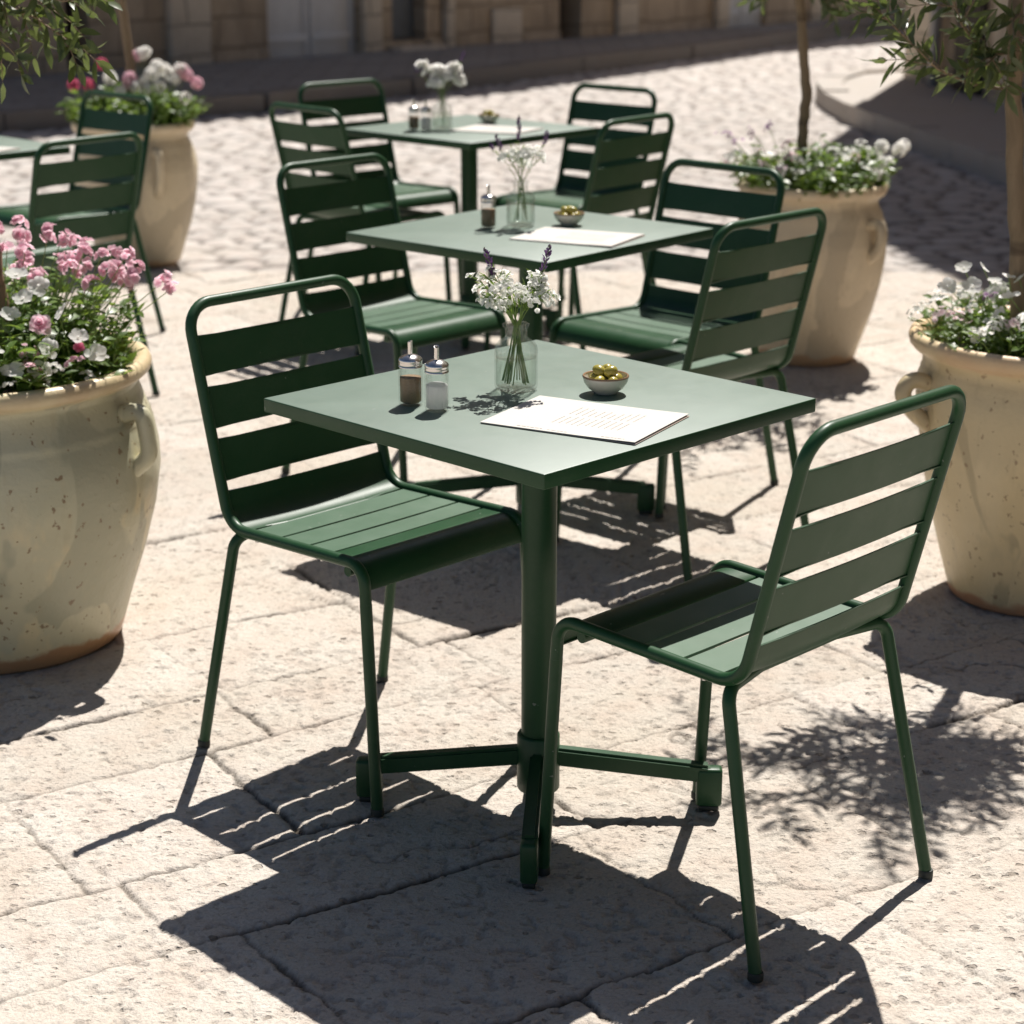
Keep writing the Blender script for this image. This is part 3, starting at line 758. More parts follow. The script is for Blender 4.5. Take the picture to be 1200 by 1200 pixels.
def bouquet_parts(root, base, sprays, spikes, seedv, ps=1.0):
    """stems from the water up through the neck, white umbels, lavender spikes, small leaves; base = bottle foot (local 0)"""
    random.seed(seedv); st = MB(); heads = []; lf_p = []; lf_d = []
    def stem(tip, r_=.0012):
        a = random.uniform(0, 2 * PI); b0 = Vector((math.cos(a) * random.uniform(.008, .029), math.sin(a) * random.uniform(.008, .029), .013))
        nk = Vector((random.uniform(-.007, .007), random.uniform(-.007, .007), .108)); tip = Vector(tip)
        pts = []
        for i in range(9):
            t = i / 8
            if t < .5: p = b0.lerp(nk, t * 2)
            else:
                u = (t - .5) * 2; p = nk.lerp(tip, u) + Vector((0, 0, .012)) * math.sin(PI * u)
            pts.append(p)
        st.tube(pts, r_, 6, True, r_ * .6)
        for i in (5, 6, 7):
            for _ in range(3):
                lf_p.append(tuple(pts[i].lerp(pts[i + 1], random.random()))); d = (pts[i + 1] - pts[i]).normalized()
                lf_d.append(tuple(d + Vector((random.gauss(0, .7), random.gauss(0, .7), random.gauss(.1, .5)))))
        return pts
    for tip, n, rad in sprays:
        pts = stem(tip); tipv = Vector(tip); c0 = pts[7]; sets = []
        for k in range(n):
            a = random.uniform(0, 2 * PI); rr = rad * math.sqrt(random.random())
            p = tipv + Vector((rr * math.cos(a), rr * math.sin(a), random.uniform(-.5, .35) * rad - .6 * rr * rr / rad))
            st.tube([c0.lerp(tipv, random.uniform(0, .7)), (c0.lerp(tipv, .8) + p) / 2, p], .0005, 4)
            nn = (p - c0).normalized() + Vector((random.gauss(0, .4), random.gauss(0, .4), .4))
            sets.append(xform(petals(5, random.uniform(.0056, .0084) * ps, .0068 * ps, random.uniform(.0, .5)), p, nn))
        o = leaf_obj('white_blossom', sets, M['white'], root); heads.append(o)
    for tip, ln, lean in spikes:
        pts = stem(tip, .0011); tipv = Vector(tip); d = Vector(lean).normalized(); sets = []
        st.tube([pts[-1], tipv + d * ln], .0008, 5)
        nn_ = int(ln / .0016)
        for i in range(nn_):
            u = i / nn_; rr = (.0068 if u < .65 else .0068 * (1 - (u - .65) / .40)) * random.uniform(.8, 1.1)
            for k in range(2):
                a = random.uniform(0, 2 * PI); rad = Vector((math.cos(a), math.sin(a), .25))
                sets.append(leafset([tipv + d * ln * u + rad * rr * .15], [rad + d * .9], rr * 1.5, .0036, .0))
        leaf_obj('lavender_spike', sets, M['lavender'], root)
    n = len(lf_p); leaf_obj('leaves', [leafset(lf_p, lf_d, rng.uniform(.010, .024, n), .0028, .1)], M['bed_leaf'], root)
    st.obj('stems', M['stem'], root)
vase0 = make_vase()
V1, V2, V3 = (.007, 3.345), (.022, 5.115), (-.252, 7.335)
for i, ((x, y), lab) in enumerate(((V1, 'clear glass bottle vase half filled with water on the front table'),
                                   (V2, 'clear glass bottle vase beside pepper shaker on the middle table'),
                                   (V3, 'blurred clear glass bottle vase on the rear table'))):
    o = vase0 if i == 0 else copy_tree(vase0); o.location = (x, y, ZT); tag(o, lab, 'vase', 'bottle vases on the tables')
b1 = empty('flower_bouquet', (*V1, ZT)); tag(b1, 'white blossom sprays with two purple lavender spikes in the front table bottle', 'flowers')
rb = random.Random(12); spr = [((-.078, -.008, .200), 6, .008), ((-.042, .0, .214), 9, .010)]
for k in range(17):
    th = 2 * PI * k / 17; rr = .018 + .040 * rb.random() ** .7
    spr.append(((rr * 1.15 * math.cos(th) - .004, rr * math.sin(th), .158 + rb.uniform(0, .044)), rb.randint(12, 20), rb.uniform(.012, .019)))
spr += [((.052, -.012, .172), 26, .022), ((.040, .004, .196), 24, .018), ((-.024, -.02, .162), 22, .018)]
bouquet_parts(b1, None, spr, [((-.036, .0, .194), .054, (-.35, 0, 1)), ((.044, .01, .200), .050, (.28, 0, 1))], 3, .76)
b2 = empty('flower_bouquet', (*V2, ZT)); tag(b2, 'small white daisies and thin violet salvia spikes in the middle table bottle', 'flowers')
bouquet_parts(b2, None, [((-.045, 0, .185), 8, .016), ((-.02, .01, .19), 14, .022), ((.01, -.01, .20), 16, .022), ((.035, .0, .195), 18, .022), ((.0, .02, .175), 14, .025), ((.055, .0, .175), 5, .014)],
              [((-.05, 0, .19), .045, (-.3, 0, 1)), ((-.005, .0, .215), .065, (0, 0, 1)), ((.06, 0, .205), .038, (.2, 0, 1)), ((-.07, 0, .19), .02, (-.4, 0, 1))], 5, 1.35)
b3 = empty('flower_bouquet', (*V3, ZT)); tag(b3, 'blurred round white blossoms with a lilac spike each side in the rear table bottle', 'flowers')
bouquet_parts(b3, None, [((-.07, 0, .235), 22, .016), ((-.045, .01, .215), 26, .02), ((-.01, 0, .20), 40, .028), ((.03, 0, .20), 40, .028), ((.045, .01, .225), 26, .02), ((.065, 0, .18), 26, .018), ((-.02, -.02, .175), 36, .025), ((-.01, 0, .225), 22, .016)],
              [((-.085, 0, .195), .03, (-.4, 0, 1)), ((.068, 0, .235), .045, (.4, 0, 1))], 8, 2.0)

def make_bowl():
    r_ = mesh_obj('ceramic_bowl', [], [], None); mb = MB()
    mb.lathe([(0, .003), (.017, .0), (.020, .001), (.021, .004), (.030, .010), (.037, .020), (.0395, .0295), (.0388, .0315), (.0365, .031), (.034, .021), (.026, .012), (.012, .0085), (0, .008)], 40)
    bpy.data.objects.remove(r_); r_ = mb.obj('ceramic_bowl', M['ceramic'], weld=True)
    mb = MB(); mb.lathe([(.0397, .0293), (.0399, .0308), (.0386, .0324), (.0366, .0316), (.0362, .0308)], 40, cap=False); mb.obj('rim', M['ceramic_rim'], r_)
    return r_
bowl0 = make_bowl()
BO = [((.159, 3.318), 'small cream bowl of olives on the front table, above the menu'), ((.146, 5.127), 'small cream bowl of olives on the middle table'),
      ((-.085, 7.510), 'blurred small bowl of olives at the back of the rear table'), ((-1.800, 6.93), 'blurred small bowl at the photo edge on the cut-off left table')]
mb = MB(); mb.lathe([(0, -.0122), (.0048, -.0115), (.0086, -.0072), (.0099, 0), (.009, .0066), (.0054, .011), (.0014, .0122), (.001, .0115), (0, .0113)], 16)
olive0 = mb.obj('olive', M['olive'], weld=True); first = True
for i, ((x, y), lab) in enumerate(BO):
    o = bowl0 if i == 0 else copy_tree(bowl0); o.location = (x, y, ZT); tag(o, lab, 'bowl', 'olive bowls on the tables')
    wh = ('on the front table', 'on the middle table', 'on the rear table', 'on the cut-off left table')[i]
    spots = [(.019 * math.cos(k * 1.257 + .3), .019 * math.sin(k * 1.257 + .3), .0235) for k in range(5)] + [(0, .001, .021), (.008, -.004, .0385), (-.011, .006, .0375), (.002, .012, .038)]
    for p_ in spots:
        q = olive0 if first else olive0.copy()
        if not first: COL.objects.link(q)
        first = False
        q.location = (x + p_[0], y + p_[1], ZT + p_[2]); q.rotation_euler = (random.uniform(1.1, 1.9), random.uniform(-.4, .4), random.uniform(0, 3.1))
        tag(q, 'green olive heaped in the small cream bowl ' + wh, 'olive', 'olives in the bowl ' + wh)

def make_menu():
    r_ = empty('folded_menu')
    wd, ht = .275, .203
    rbox('back_cover', (wd, ht, .0012), .0004, simple_mat('menu_back', (.55, .42, .36), .7), r_, (.0012, -.0005, .0010), seg=1)
    pg = None
    V = []; F = []; nx = 14
    for side in (0, 1):
        for i in range(nx + 1):
            for j in (0, 1):
                x = -wd / 2 + wd * i / nx; y = -ht / 2 + ht * j; V.append((x, y, .0019 + .0022 * (i / nx) ** 3 + (.0006 if side else 0)))
    o = 2 * (nx + 1)
    for i in range(nx):
        a = 2 * i; F += [(o + a, o + a + 2, o + a + 3, o + a + 1), (a, a + 1, a + 3, a + 2), (a, a + 2, o + a + 2, o + a), (a + 1, o + a + 1, o + a + 3, a + 3)]
    F += [(0, o, o + 1, 1), (2 * nx, 2 * nx + 1, o + 2 * nx + 1, o + 2 * nx)]
    pg = mesh_obj('cover_page', V, F, M['paper'], r_, False)
    ink = MB(); rd = random.Random(4)
    def zt(x): return .00252 + .0022 * (max(0, (x + wd / 2) / wd)) ** 3 + .0002
    def line(x0, y0, L, along_x=True, h=.0013):
        c = 0
        while c < L:
            s_ = rd.uniform(.0025, .009); s_ = min(s_, L - c)
            if along_x: ink.box((x0 + c + s_ / 2, y0, zt(x0 + c + s_ / 2)), (s_, h, .00004))
            else: ink.box((x0, y0 + c + s_ / 2, zt(x0)), (h, s_, .00004))
            c += s_ + rd.uniform(.0012, .0025)
    for k in range(11):                              # faint lines of small print, read from the short side
        for y0, L in ((-.05 + rd.uniform(0, .006), .045), (.012, .05 - rd.uniform(0, .02))): line(-.035 + k * .0115, y0, L, False)
    line(-.075, -.092, .045, h=.0022); line(-.02, -.093, .035, h=.0012); line(.075, -.092, .04, h=.0018)
    ink.obj('printed_text', M['ink'], pg, False)
    return r_
menu0 = make_menu()
MN = [((.118, 3.137), -29, 'cream folded menu lying on the front table beside bowl and bottle'), ((.161, 4.930), -27, 'cream menu lying on the middle table in front of the olive bowl'),
      ((-.055, 7.290), -29, 'blurred cream menu on the rear table'), ((-1.800, 6.70), -29, 'blurred cream menu at photo edge on the cut-off left table')]
for i, ((x, y), a, lab) in enumerate(MN):
    o = menu0 if i == 0 else copy_tree(menu0); o.location = (x, y, ZT); o.rotation_euler = (0, 0, R(a)); tag(o, lab, 'menu', 'menus on the tables')

# ------------------------------------------------------------------ glazed pots
def pot_mat(name, glaze, glaze2, patch, clay, rough, zr, base_clay=.035, fleck=1.0):
    m, t, b = new_mat(name); n = N(t); co = n.coord()
    st = n.mapping(co, (1, 1, .28)); s1 = n.noise(st, 7, 5, .6, .3); s2 = n.noise(n.mapping(co, (1, 1, .6)), 3.2, 5, .6)
    c = n.mix(n.ramp(s1, [(.35, 0.0), (.7, 1.0)]), glaze, glaze2)
    c = n.mix(n.ramp(s2, [(.52, 0.0), (.56, .7)]), c, patch)
    xyz = n.node('ShaderNodeSeparateXYZ'); n.link(co, xyz.inputs[0]); z = xyz.outputs[2]
    run = n.math('ADD', z, n.math('MULTIPLY', n.math('SUBTRACT', n.noise(n.mapping(co, (1, 1, .25)), 6, 4), .5), .55))
    c = n.mix(n.ramp(run, [(.34, 0.0), (.40, .75)]), c, patch)
    s3 = n.noise(n.mapping(co, (1, 1, .45)), 5.5, 3, .5, .8); c = n.mix(n.ramp(s3, [(.55, 0.0), (.57, .75)]), c, tuple(x * .74 for x in patch))
    c = n.mix(n.ramp(n.noise(n.mapping(co, (1, 1, .12)), 30, 3), [(.58, 0.0), (.72, .35)]), c, tuple(x * .6 for x in glaze))
    wob = n.math('ADD', z, n.math('MULTIPLY', n.math('SUBTRACT', n.noise(co, 9, 4), .5), .10))
    c = n.mix(n.ramp(n.noise(n.mapping(co, (1, 1, .8)), 55, 3, .55), [(.645, 0.0), (.67, .9 * fleck)]), c, tuple(x * .42 for x in clay))
    c = n.mix(n.math('MULTIPLY', n.noise(co, 60, 5), .3), c, tuple(x * .7 for x in glaze2))
    low = n.ramp(wob, [(base_clay, 1.0), (base_clay + .012, 0.0)]); c = n.mix(low, c, clay)
    hi = n.ramp(n.math('ADD', z, n.math('MULTIPLY', n.math('SUBTRACT', n.noise(co, 14, 4), .5), .03)), [(zr - .004, 0.0), (zr + .006, .9)])
    c = n.mix(hi, c, n.mix(n.ramp(n.noise(co, 11, 5), [(.35, 0.0), (.65, .75)]), tuple((a_ + b_) / 2 for a_, b_ in zip(clay, glaze2)), glaze2))
    n.link(c, b.inputs['Base Color'])
    rr = n.math('ADD', n.math('MULTIPLY', n.noise(co, 12, 4), .25), rough); n.link(rr, b.inputs['Roughness'])
    n.link(n.bump(n.math('ADD', n.noise(co, 5, 3), n.math('MULTIPLY', n.noise(co, 90, 4), .12)), .35, .03), b.inputs['Normal']); return m
PM = [pot_mat('celadon_pot_glaze', (.62, .54, .33), (.70, .60, .38), (.47, .47, .34), (.42, .24, .12), .22, .578),
      pot_mat('cream_pot_glaze', (.72, .57, .32), (.76, .62, .38), (.64, .52, .31), (.54, .28, .15), .30, .572, .01, .8),
      pot_mat('buff_pot_glaze', (.68, .545, .355), (.75, .63, .44), (.60, .49, .335), (.50, .31, .17), .40, .578, .03, .3),
      pot_mat('pale_buff_pot_glaze', (.68, .565, .38), (.75, .65, .46), (.60, .505, .35), (.50, .33, .19), .35, .578, .02, .3)]
PROF_A = [(.262, .0), (.268, .006), (.296, .1), (.330, .2), (.358, .3), (.372, .38), (.371, .43), (.362, .48), (.3565, .492), (.3575, .496), (.352, .505), (.340, .54), (.332, .560), (.334, .572), (.350, .582), (.361, .592), (.364, .604), (.359, .616), (.348, .621), (.334, .618), (.326, .605), (.322, .56), (.318, .5)]
PROF_B = [(.180, .0), (.186, .006), (.214, .1), (.242, .2), (.264, .3), (.280, .4), (.288, .47), (.286, .515), (.2805, .528), (.281, .532), (.277, .540), (.277, .556), (.281, .568), (.298, .578), (.308, .590), (.311, .604), (.307, .615), (.297, .620), (.284, .617), (.277, .604), (.272, .56), (.268, .5)]
PROF_C = [(.168, .0), (.174, .006), (.205, .1), (.230, .175), (.253, .27), (.267, .36), (.270, .42), (.263, .475), (.2515, .508), (.252, .512), (.236, .54), (.232, .557), (.239, .568), (.256, .580), (.264, .592), (.266, .604), (.262, .615), (.253, .620), (.242, .617), (.235, .604), (.230, .56), (.226, .5)]
def make_pot(name, loc, prof, k, hang, hz, hl, mat, lab, hr=1.0):
    r_ = empty('planter_pot', loc); tag(r_, lab, 'planter')
    mb = MB(); pr = [(a * k, z) for a, z in prof]
    # smooth the outline a little
    sm = []
    for i in range(len(pr) - 1):
        sm.append(pr[i])
        if abs(pr[i + 1][1] - pr[i][1]) > .05:
            a, b = pr[i], pr[i + 1]; sm += [(a[0] + (b[0] - a[0]) * u, a[1] + (b[1] - a[1]) * u) for u in (.33, .66)]
    sm.append(pr[-1]); mb.lathe([(0, .002)] + sm + [(0, .5)], 72)
    o = mb.obj('body', mat, r_, weld=True)
    for v in o.data.vertices:                       # thrown by hand: slightly out of round
        a = math.atan2(v.co.y, v.co.x); f = 1 + .006 * math.sin(2 * a + loc[0] * 3) + .004 * math.sin(3 * a + v.co.z * 9)
        v.co.x *= f; v.co.y *= f
    mb = MB(); mb.lathe([(0, .566), (.2, .572), (prof[-2][0] * k - .002, .56)], 40); mb.obj('soil', M['soil'], r_)
    def rad(z):
        for (a, z0), (b, z1) in zip(prof, prof[1:]):
            if z0 <= z <= z1: return k * (a + (b - a) * (z - z0) / (z1 - z0))
        return prof[0][0] * k
    for a in (hang, hang + PI):
        d = Vector((math.cos(a), math.sin(a), 0)); mb = MB(); t_ = .5
        z1, z0 = hz, hz - hl; r1, r0 = rad(z1), rad(z0)
        pts = [d * (r1 - .012) + Vector((0, 0, z1 - .004)), d * (r1 + .022 * hr) + Vector((0, 0, z1 + .010)), d * (r1 + .046 * hr) + Vector((0, 0, z1 + .002)), d * (r1 + .054 * hr) + Vector((0, 0, z1 - .3 * hl)), d * (r0 + .030 * hr) + Vector((0, 0, z0 + .25 * hl)), d * (r0 + .006) + Vector((0, 0, z0)), d * (r0 - .012) + Vector((0, 0, z0 - .015))]
        dense = []
        for i in range(len(pts) - 1):
            p0, p1, p2, p3 = pts[max(i - 1, 0)], pts[i], pts[i + 1], pts[min(i + 2, len(pts) - 1)]
            for j in range(5):
                t = j / 5; dense.append(.5 * ((2 * p1) + (-p0 + p2) * t + (2 * p0 - 5 * p1 + 4 * p2 - p3) * t * t + (-p0 + 3 * p1 - 3 * p2 + p3) * t ** 3))
        dense.append(pts[-1]); mb.tube(dense, .0185 * hr, 12); mb.obj('handle', mat, r_)
    return r_
POTS = [((-1.133, 4.163, .003), PROF_A, 1.0, R(-20), .525, .105, PM[0], 'large grey-green glazed pot with brown flecks cut off by the left edge'),
        ((1.210, 4.430, .003), PROF_B, 1.0, R(191), .512, .085, PM[1], 'cream glazed pot with terracotta rim cut off by the right edge'),
        ((1.037, 6.935, .0), PROF_C, .965, R(-47), .49, .10, PM[2], 'buff clay pot right of the middle table with a slim tree in it'),
        ((-1.652, 8.862, .0), PROF_C, 1.0, R(-60), .50, .16, PM[3], 'blurred tall buff pot at far left behind the green chairs')]
for i, (loc, prof, k, ha, hz, hl, mat, lab) in enumerate(POTS): make_pot('pot', loc, prof, k, ha, hz, hl, mat, lab, 1.02 if i == 1 else 1.0)

# ------------------------------------------------------------------ olive trees
def make_tree(lab, base, trunk, cc, cr, nl, seedv, leaf=(.040, .057), extra=(), r0=.022):
    random.seed(seedv); lr_ = np.random.default_rng(seedv)
    r_ = empty('olive_tree', base); tag(r_, lab, 'tree'); bx = Vector(base)
    tr = MB(); tp = [Vector(p) - bx for p in trunk]; dense = []
    for i in range(len(tp) - 1):
        for j in range(6): dense.append(tp[i].lerp(tp[i + 1], j / 6) + Vector((random.uniform(-.003, .003), random.uniform(-.003, .003), 0)))
    dense.append(tp[-1]); n = len(dense)
    rs = [r0 * (1 - .25 * i / n) * random.uniform(.94, 1.08) for i in range(n)]
    tr.tube(dense, rs, 14); tr.obj('trunk', M['bark'], r_)
    br = MB(); P = []; D = []; cc = Vector(cc) - bx; top = tp[-1]
    def twig(pts, r1, every=.020, leaves=True, start=.15):
        br.tube(pts, r1, 6, True, r1 * .35)
        if not leaves: return
        L = 0; ln = sum((b - a).length for a, b in zip(pts, pts[1:])); nxt = ln * start; alt = random.uniform(0, PI)
        for a, b in zip(pts, pts[1:]):
            sl_ = (b - a).length
            while nxt < L + sl_:
                p = a.lerp(b, (nxt - L) / sl_); t = (b - a).normalized(); ref = t.orthogonal().normalized(); bi = t.cross(ref); alt += PI / 2 + random.uniform(-.4, .4)
                for s in (1, -1):
                    if random.random() < .1: continue
                    sd = (ref * math.cos(alt) + bi * math.sin(alt)) * s
                    P.append(tuple(p)); D.append(tuple(t * random.uniform(.35, .9) + sd * random.uniform(.7, 1) + Vector((0, 0, random.uniform(-.35, .1)))))
                nxt += every * random.uniform(.7, 1.4)
            L += sl_
        P.append(tuple(pts[-1])); D.append(tuple((pts[-1] - pts[-2]).normalized()))
    nlimb = 9
    for k in range(nlimb):
        th = 2 * PI * k / nlimb + random.uniform(-.3, .3); ph = random.uniform(.15, 1.25)
        e = cc + Vector((math.cos(th) * math.sin(ph) * cr[0], math.sin(th) * math.sin(ph) * cr[0], math.cos(ph) * cr[1])) * random.uniform(.75, .95)
        lp = [top.lerp(e, u) + Vector((random.gauss(0, .012), random.gauss(0, .012), .05 * math.sin(PI * u))) for u in (0, .25, .5, .75, 1)]
        lp[0] = top - Vector((0, 0, random.uniform(0, .05))); br.tube(lp, .0085, 7, True, .003)
        for _ in range(nl):
            u = random.uniform(.2, 1); i = min(3, int(u * 4)); p = lp[i].lerp(lp[i + 1], u * 4 - i)
            d = Vector((random.gauss(0, 1), random.gauss(0, 1), random.gauss(.15, .8))).normalized(); ln = random.uniform(.10, .26) * cr[0] / .42
            q = [p, p + d * ln * .5 + Vector((0, 0, .01)), p + d * ln + Vector((0, 0, -.03))]
            twig(q, .0022, .021)
    for pts in extra:
        q = [Vector(p) - bx for p in pts]; m = len(q); twig(q, .004, .021, True, .3)
        for i in range(1, m):
            for _ in range(2):
                p = q[i - 1].lerp(q[i], random.random()); d = ((q[i] - q[i - 1]).normalized() + Vector((random.gauss(0, .7), random.gauss(0, .5), random.gauss(0, .7)))).normalized()
                ln = random.uniform(.05, .12); twig([p, p + d * ln * .6, p + d * ln - Vector((0, 0, .012))], .0016, .019)
    br.obj('branches', M['bark'], r_)
    n = len(P); leaf_obj('crown', [leafset(P, D, lr_.uniform(leaf[0], leaf[1], n), lr_.uniform(.012, .0175, n), .12)], M['olive_leaf'], r_)
    return r_
make_tree('olive tree whose twigs reach in at the top left, rooted in the grey-green pot', (-1.068, 4.16, .565), [(-1.068, 4.16, .56), (-1.086, 4.16, .85), (-1.14, 4.17, 1.15), (-1.18, 4.18, 1.38)], (-1.36, 4.15, 1.86), (.40, .38), 16, 21,
          extra=[[(-1.12, 4.14, 1.36), (-1.02, 4.08, 1.36), (-.93, 4.04, 1.33), (-.87, 4.02, 1.29)], [(-1.10, 4.12, 1.42), (-.98, 4.05, 1.40), (-.87, 4.0, 1.365), (-.79, 3.98, 1.375)],
                 [(-1.12, 4.12, 1.34), (-1.03, 4.06, 1.31), (-.97, 4.02, 1.26)], [(-1.06, 4.1, 1.40), (-.96, 4.06, 1.38), (-.90, 4.03, 1.35)]])
make_tree('olive tree with bamboo-pale trunk and leaning twigs in the cream pot at right edge', (1.135, 4.40, .565), [(1.135, 4.40, .56), (1.118, 4.40, .80), (1.090, 4.40, 1.05), (1.075, 4.40, 1.30), (1.08, 4.41, 1.5)], (1.09, 4.60, 1.80), (.44, .38), 10, 33, leaf=(.050, .070),
          extra=[[(1.07, 4.40, 1.16), (.98, 4.36, 1.175), (.90, 4.33, 1.21), (.83, 4.31, 1.27), (.74, 4.28, 1.35)], [(1.07, 4.39, 1.20), (1.0, 4.34, 1.24), (.94, 4.30, 1.30), (.90, 4.27, 1.38)],
                 [(1.075, 4.39, 1.24), (1.02, 4.32, 1.24), (.99, 4.28, 1.22)], [(1.08, 4.38, 1.26), (1.13, 4.30, 1.25), (1.18, 4.24, 1.28)], [(1.075, 4.38, 1.32), (1.04, 4.28, 1.31), (1.03, 4.22, 1.28)]], r0=.021)
make_tree('slim dark-trunked young tree standing in the buff pot right of the middle table', (1.005, 6.98, .565), [(1.005, 6.98, .56), (1.000, 6.98, .75), (1.008, 6.98, .92), (.985, 6.98, 1.10), (.965, 6.98, 1.27)], (.95, 6.98, 1.62), (.42, .40), 11, 44,
          extra=[[(.965, 6.97, 1.24), (.88, 6.95, 1.25), (.80, 6.93, 1.235)], [(.97, 6.96, 1.25), (1.03, 6.9, 1.245), (1.06, 6.86, 1.22)]], r0=.020)
make_tree('slim brown trunk rising out of the flowers in the far left pot', (-1.655, 8.86, .565), [(-1.655, 8.86, .56), (-1.650, 8.86, .85), (-1.672, 8.86, 1.10), (-1.68, 8.86, 1.40)], (-1.68, 8.86, 1.82), (.40, .36), 14, 55, r0=.022)

# ------------------------------------------------------------------ flowers planted in the pots
def make_bed(name, lab, loc, rad, n, hmin, hmax, seedv, leaf=(.020, .040), clear=None, sector=None, spread=1.25, lw=.5):
    """one planting: foliage mesh; blossoms are added as parts"""
    random.seed(seedv); lr_ = np.random.default_rng(seedv); P = []; D = []; st = MB(); tips = []
    for i in range(n):
        rr = rad * math.sqrt(random.random()); a = random.uniform(0, 2 * PI) if sector is None else random.uniform(*sector)
        b = Vector((rr * math.cos(a), rr * math.sin(a), 0)); h = random.uniform(hmin, hmax) * (1 - .35 * (rr / rad) ** 2)
        tip = Vector((b.x * spread + random.gauss(0, .02), b.y * spread + random.gauss(0, .02), h))
        mid = (b + tip) / 2 + Vector((0, 0, .02)); st.tube([b, mid, tip], .0016, 5, True, .0009); tips.append(tip)
        for j in range(9):
            u = random.uniform(.15, 1); p = b.lerp(mid, u * 2) if u < .5 else mid.lerp(tip, u * 2 - 1)
            aa = random.uniform(0, 2 * PI); P.append(tuple(p)); D.append((math.cos(aa), math.sin(aa), random.uniform(-.1, .9)))
    m = len(P); Lh = lr_.uniform(leaf[0], leaf[1], m)
    o = empty(name, loc); tag(o, lab, 'flowers')
    leaf_obj('foliage', [leafset(P, D, Lh, Lh * lw, .2, np.array([0, 0, 1.0]))], M['bed_leaf'], o); st.obj('stems', M['stem'], o)
    return o, tips
def cluster_mesh(kind, seedv):
    random.seed(seedv)
    if kind == 'nemesia':                 # a loose head of two-lipped florets
        s = []
        for k in range(7):
            a = random.uniform(0, 2 * PI); el = random.uniform(-.2, 1.2); d = Vector((math.cos(a) * math.cos(el), math.sin(a) * math.cos(el), math.sin(el)))
            s.append(xform(petals(5, random.uniform(.011, .015), .012, random.uniform(.0, .5)), d * random.uniform(.010, .019), d + Vector((0, 0, .2))))
        return s
    if kind == 'open': return [xform(petals(5, .021, .0185, .32, jit=.2), (0, 0, 0), (0, 0, 1)), xform(petals(6, .0045, .004, .9), (0, 0, .001), (0, 0, 1))]
    if kind == 'double': return [xform(petals(7, .022, .018, c), (0, 0, z), (random.gauss(0, .1), random.gauss(0, .1), 1), k) for c, z, k in ((.1, 0, 1), (.5, .003, .85), (.9, .006, .7), (1.2, .008, .5))]
    if kind == 'small':
        s = []
        for k in range(9):
            p = Vector((random.gauss(0, .011), random.gauss(0, .011), random.gauss(0, .006))); s.append(xform(petals(5, .0075, .008, random.uniform(.1, .5)), p, p * 30 + Vector((0, 0, 1))))
        return s
    if kind == 'ball':
        s = []
        for k in range(34):
            d = Vector((random.gauss(0, 1), random.gauss(0, 1), random.gauss(.3, 1))).normalized(); s.append(xform(petals(5, .011, .011, .3), d * .024, d))
        return s
protos = {}
def blossom(kind, mat, parent, loc, nrm, k=1.0, var=0):
    key = (kind, mat, var)
    if key not in protos: 
        o = leaf_obj('blossom', cluster_mesh(kind, 100 + var * 7 + len(kind)), M[mat], parent); protos[key] = o
    else:
        o = protos[key].copy(); COL.objects.link(o); o.parent = parent
    o.location = loc; o.rotation_euler = Vector(nrm).to_track_quat('Z', 'Y').to_euler(); o.scale = (k, k, k)
    return o
def scatter(parent, pts, kinds, kmin=.8, kmax=1.2, face=(0, -.35, 1)):
    for p in pts:
        kind, mat = random.choice(kinds)
        blossom(kind, mat, parent, p, Vector(face) + Vector((random.gauss(0, .5), random.gauss(0, .5), random.gauss(0, .2))), random.uniform(kmin, kmax), random.randrange(4))
def stems_to(parent, pts, rad=.12):
    st = MB()
    for p in pts:
        b = Vector((p[0] * .55 + random.gauss(0, .01), p[1] * .55 + random.gauss(0, .01), .02)); e = Vector(p)
        st.tube([b, (b + e) / 2 + Vector((0, 0, .02)), e], .0014, 5, True, .001)
    st.obj('stems', M['stem'], parent)

# pot at the left: pink heads behind and above, white open flowers in front
L1 = (-1.133, 4.163, .570)
o, tips = make_bed('bedding_plant', 'pink nemesia-like flower heads standing tall at the back of the grey-green pot', (L1[0], L1[1] + .04, L1[2]), .28, 330, .08, .26, 61, leaf=(.024, .046), lw=.46)
pts = []
for (x, z) in ((.02, .25), (.045, .285), (.07, .27), (.09, .30), (.115, .27), (.13, .315), (.155, .30), (.17, .275), (.19, .31), (.205, .285), (.06, .24), (.10, .235), (.14, .25), (.165, .24), (.03, .21), (.20, .25), (.235, .255), (.25, .235), (.265, .215), (.225, .215), (-.02, .27), (-.06, .28), (-.10, .26), (-.15, .24), (.08, .215), (.115, .215), (.15, .27), (.045, .225), (.245, .20), (.305, .275), (.315, .245), (.365, .205), (.375, .195)):
    pts.append((x - .02 + .055, random.uniform(-.06, .10) if x < .28 else -.02, z))
pts = [(.325, -.02, .270), (.345, -.02, .245), (.335, -.03, .225), (.40, -.03, .215), (.418, -.02, .20)]
random.seed(5)
for k in range(58):
    x = random.uniform(-.12, .31); y = random.uniform(-.10, .10); z = .205 + .10 * (1 - max(0, (x - .10) / .24) ** 2) + random.uniform(-.07, .025); pts.append((x, y, z))
scatter(o, pts, [('nemesia', 'pink')], .70, 1.05); stems_to(o, pts)
o, tips = make_bed('bedding_plant', 'white open flowers with low leaves along the front of the grey-green pot', (L1[0], L1[1] - .08, L1[2]), .25, 260, .05, .19, 62, leaf=(.024, .046), spread=1.28, lw=.42)
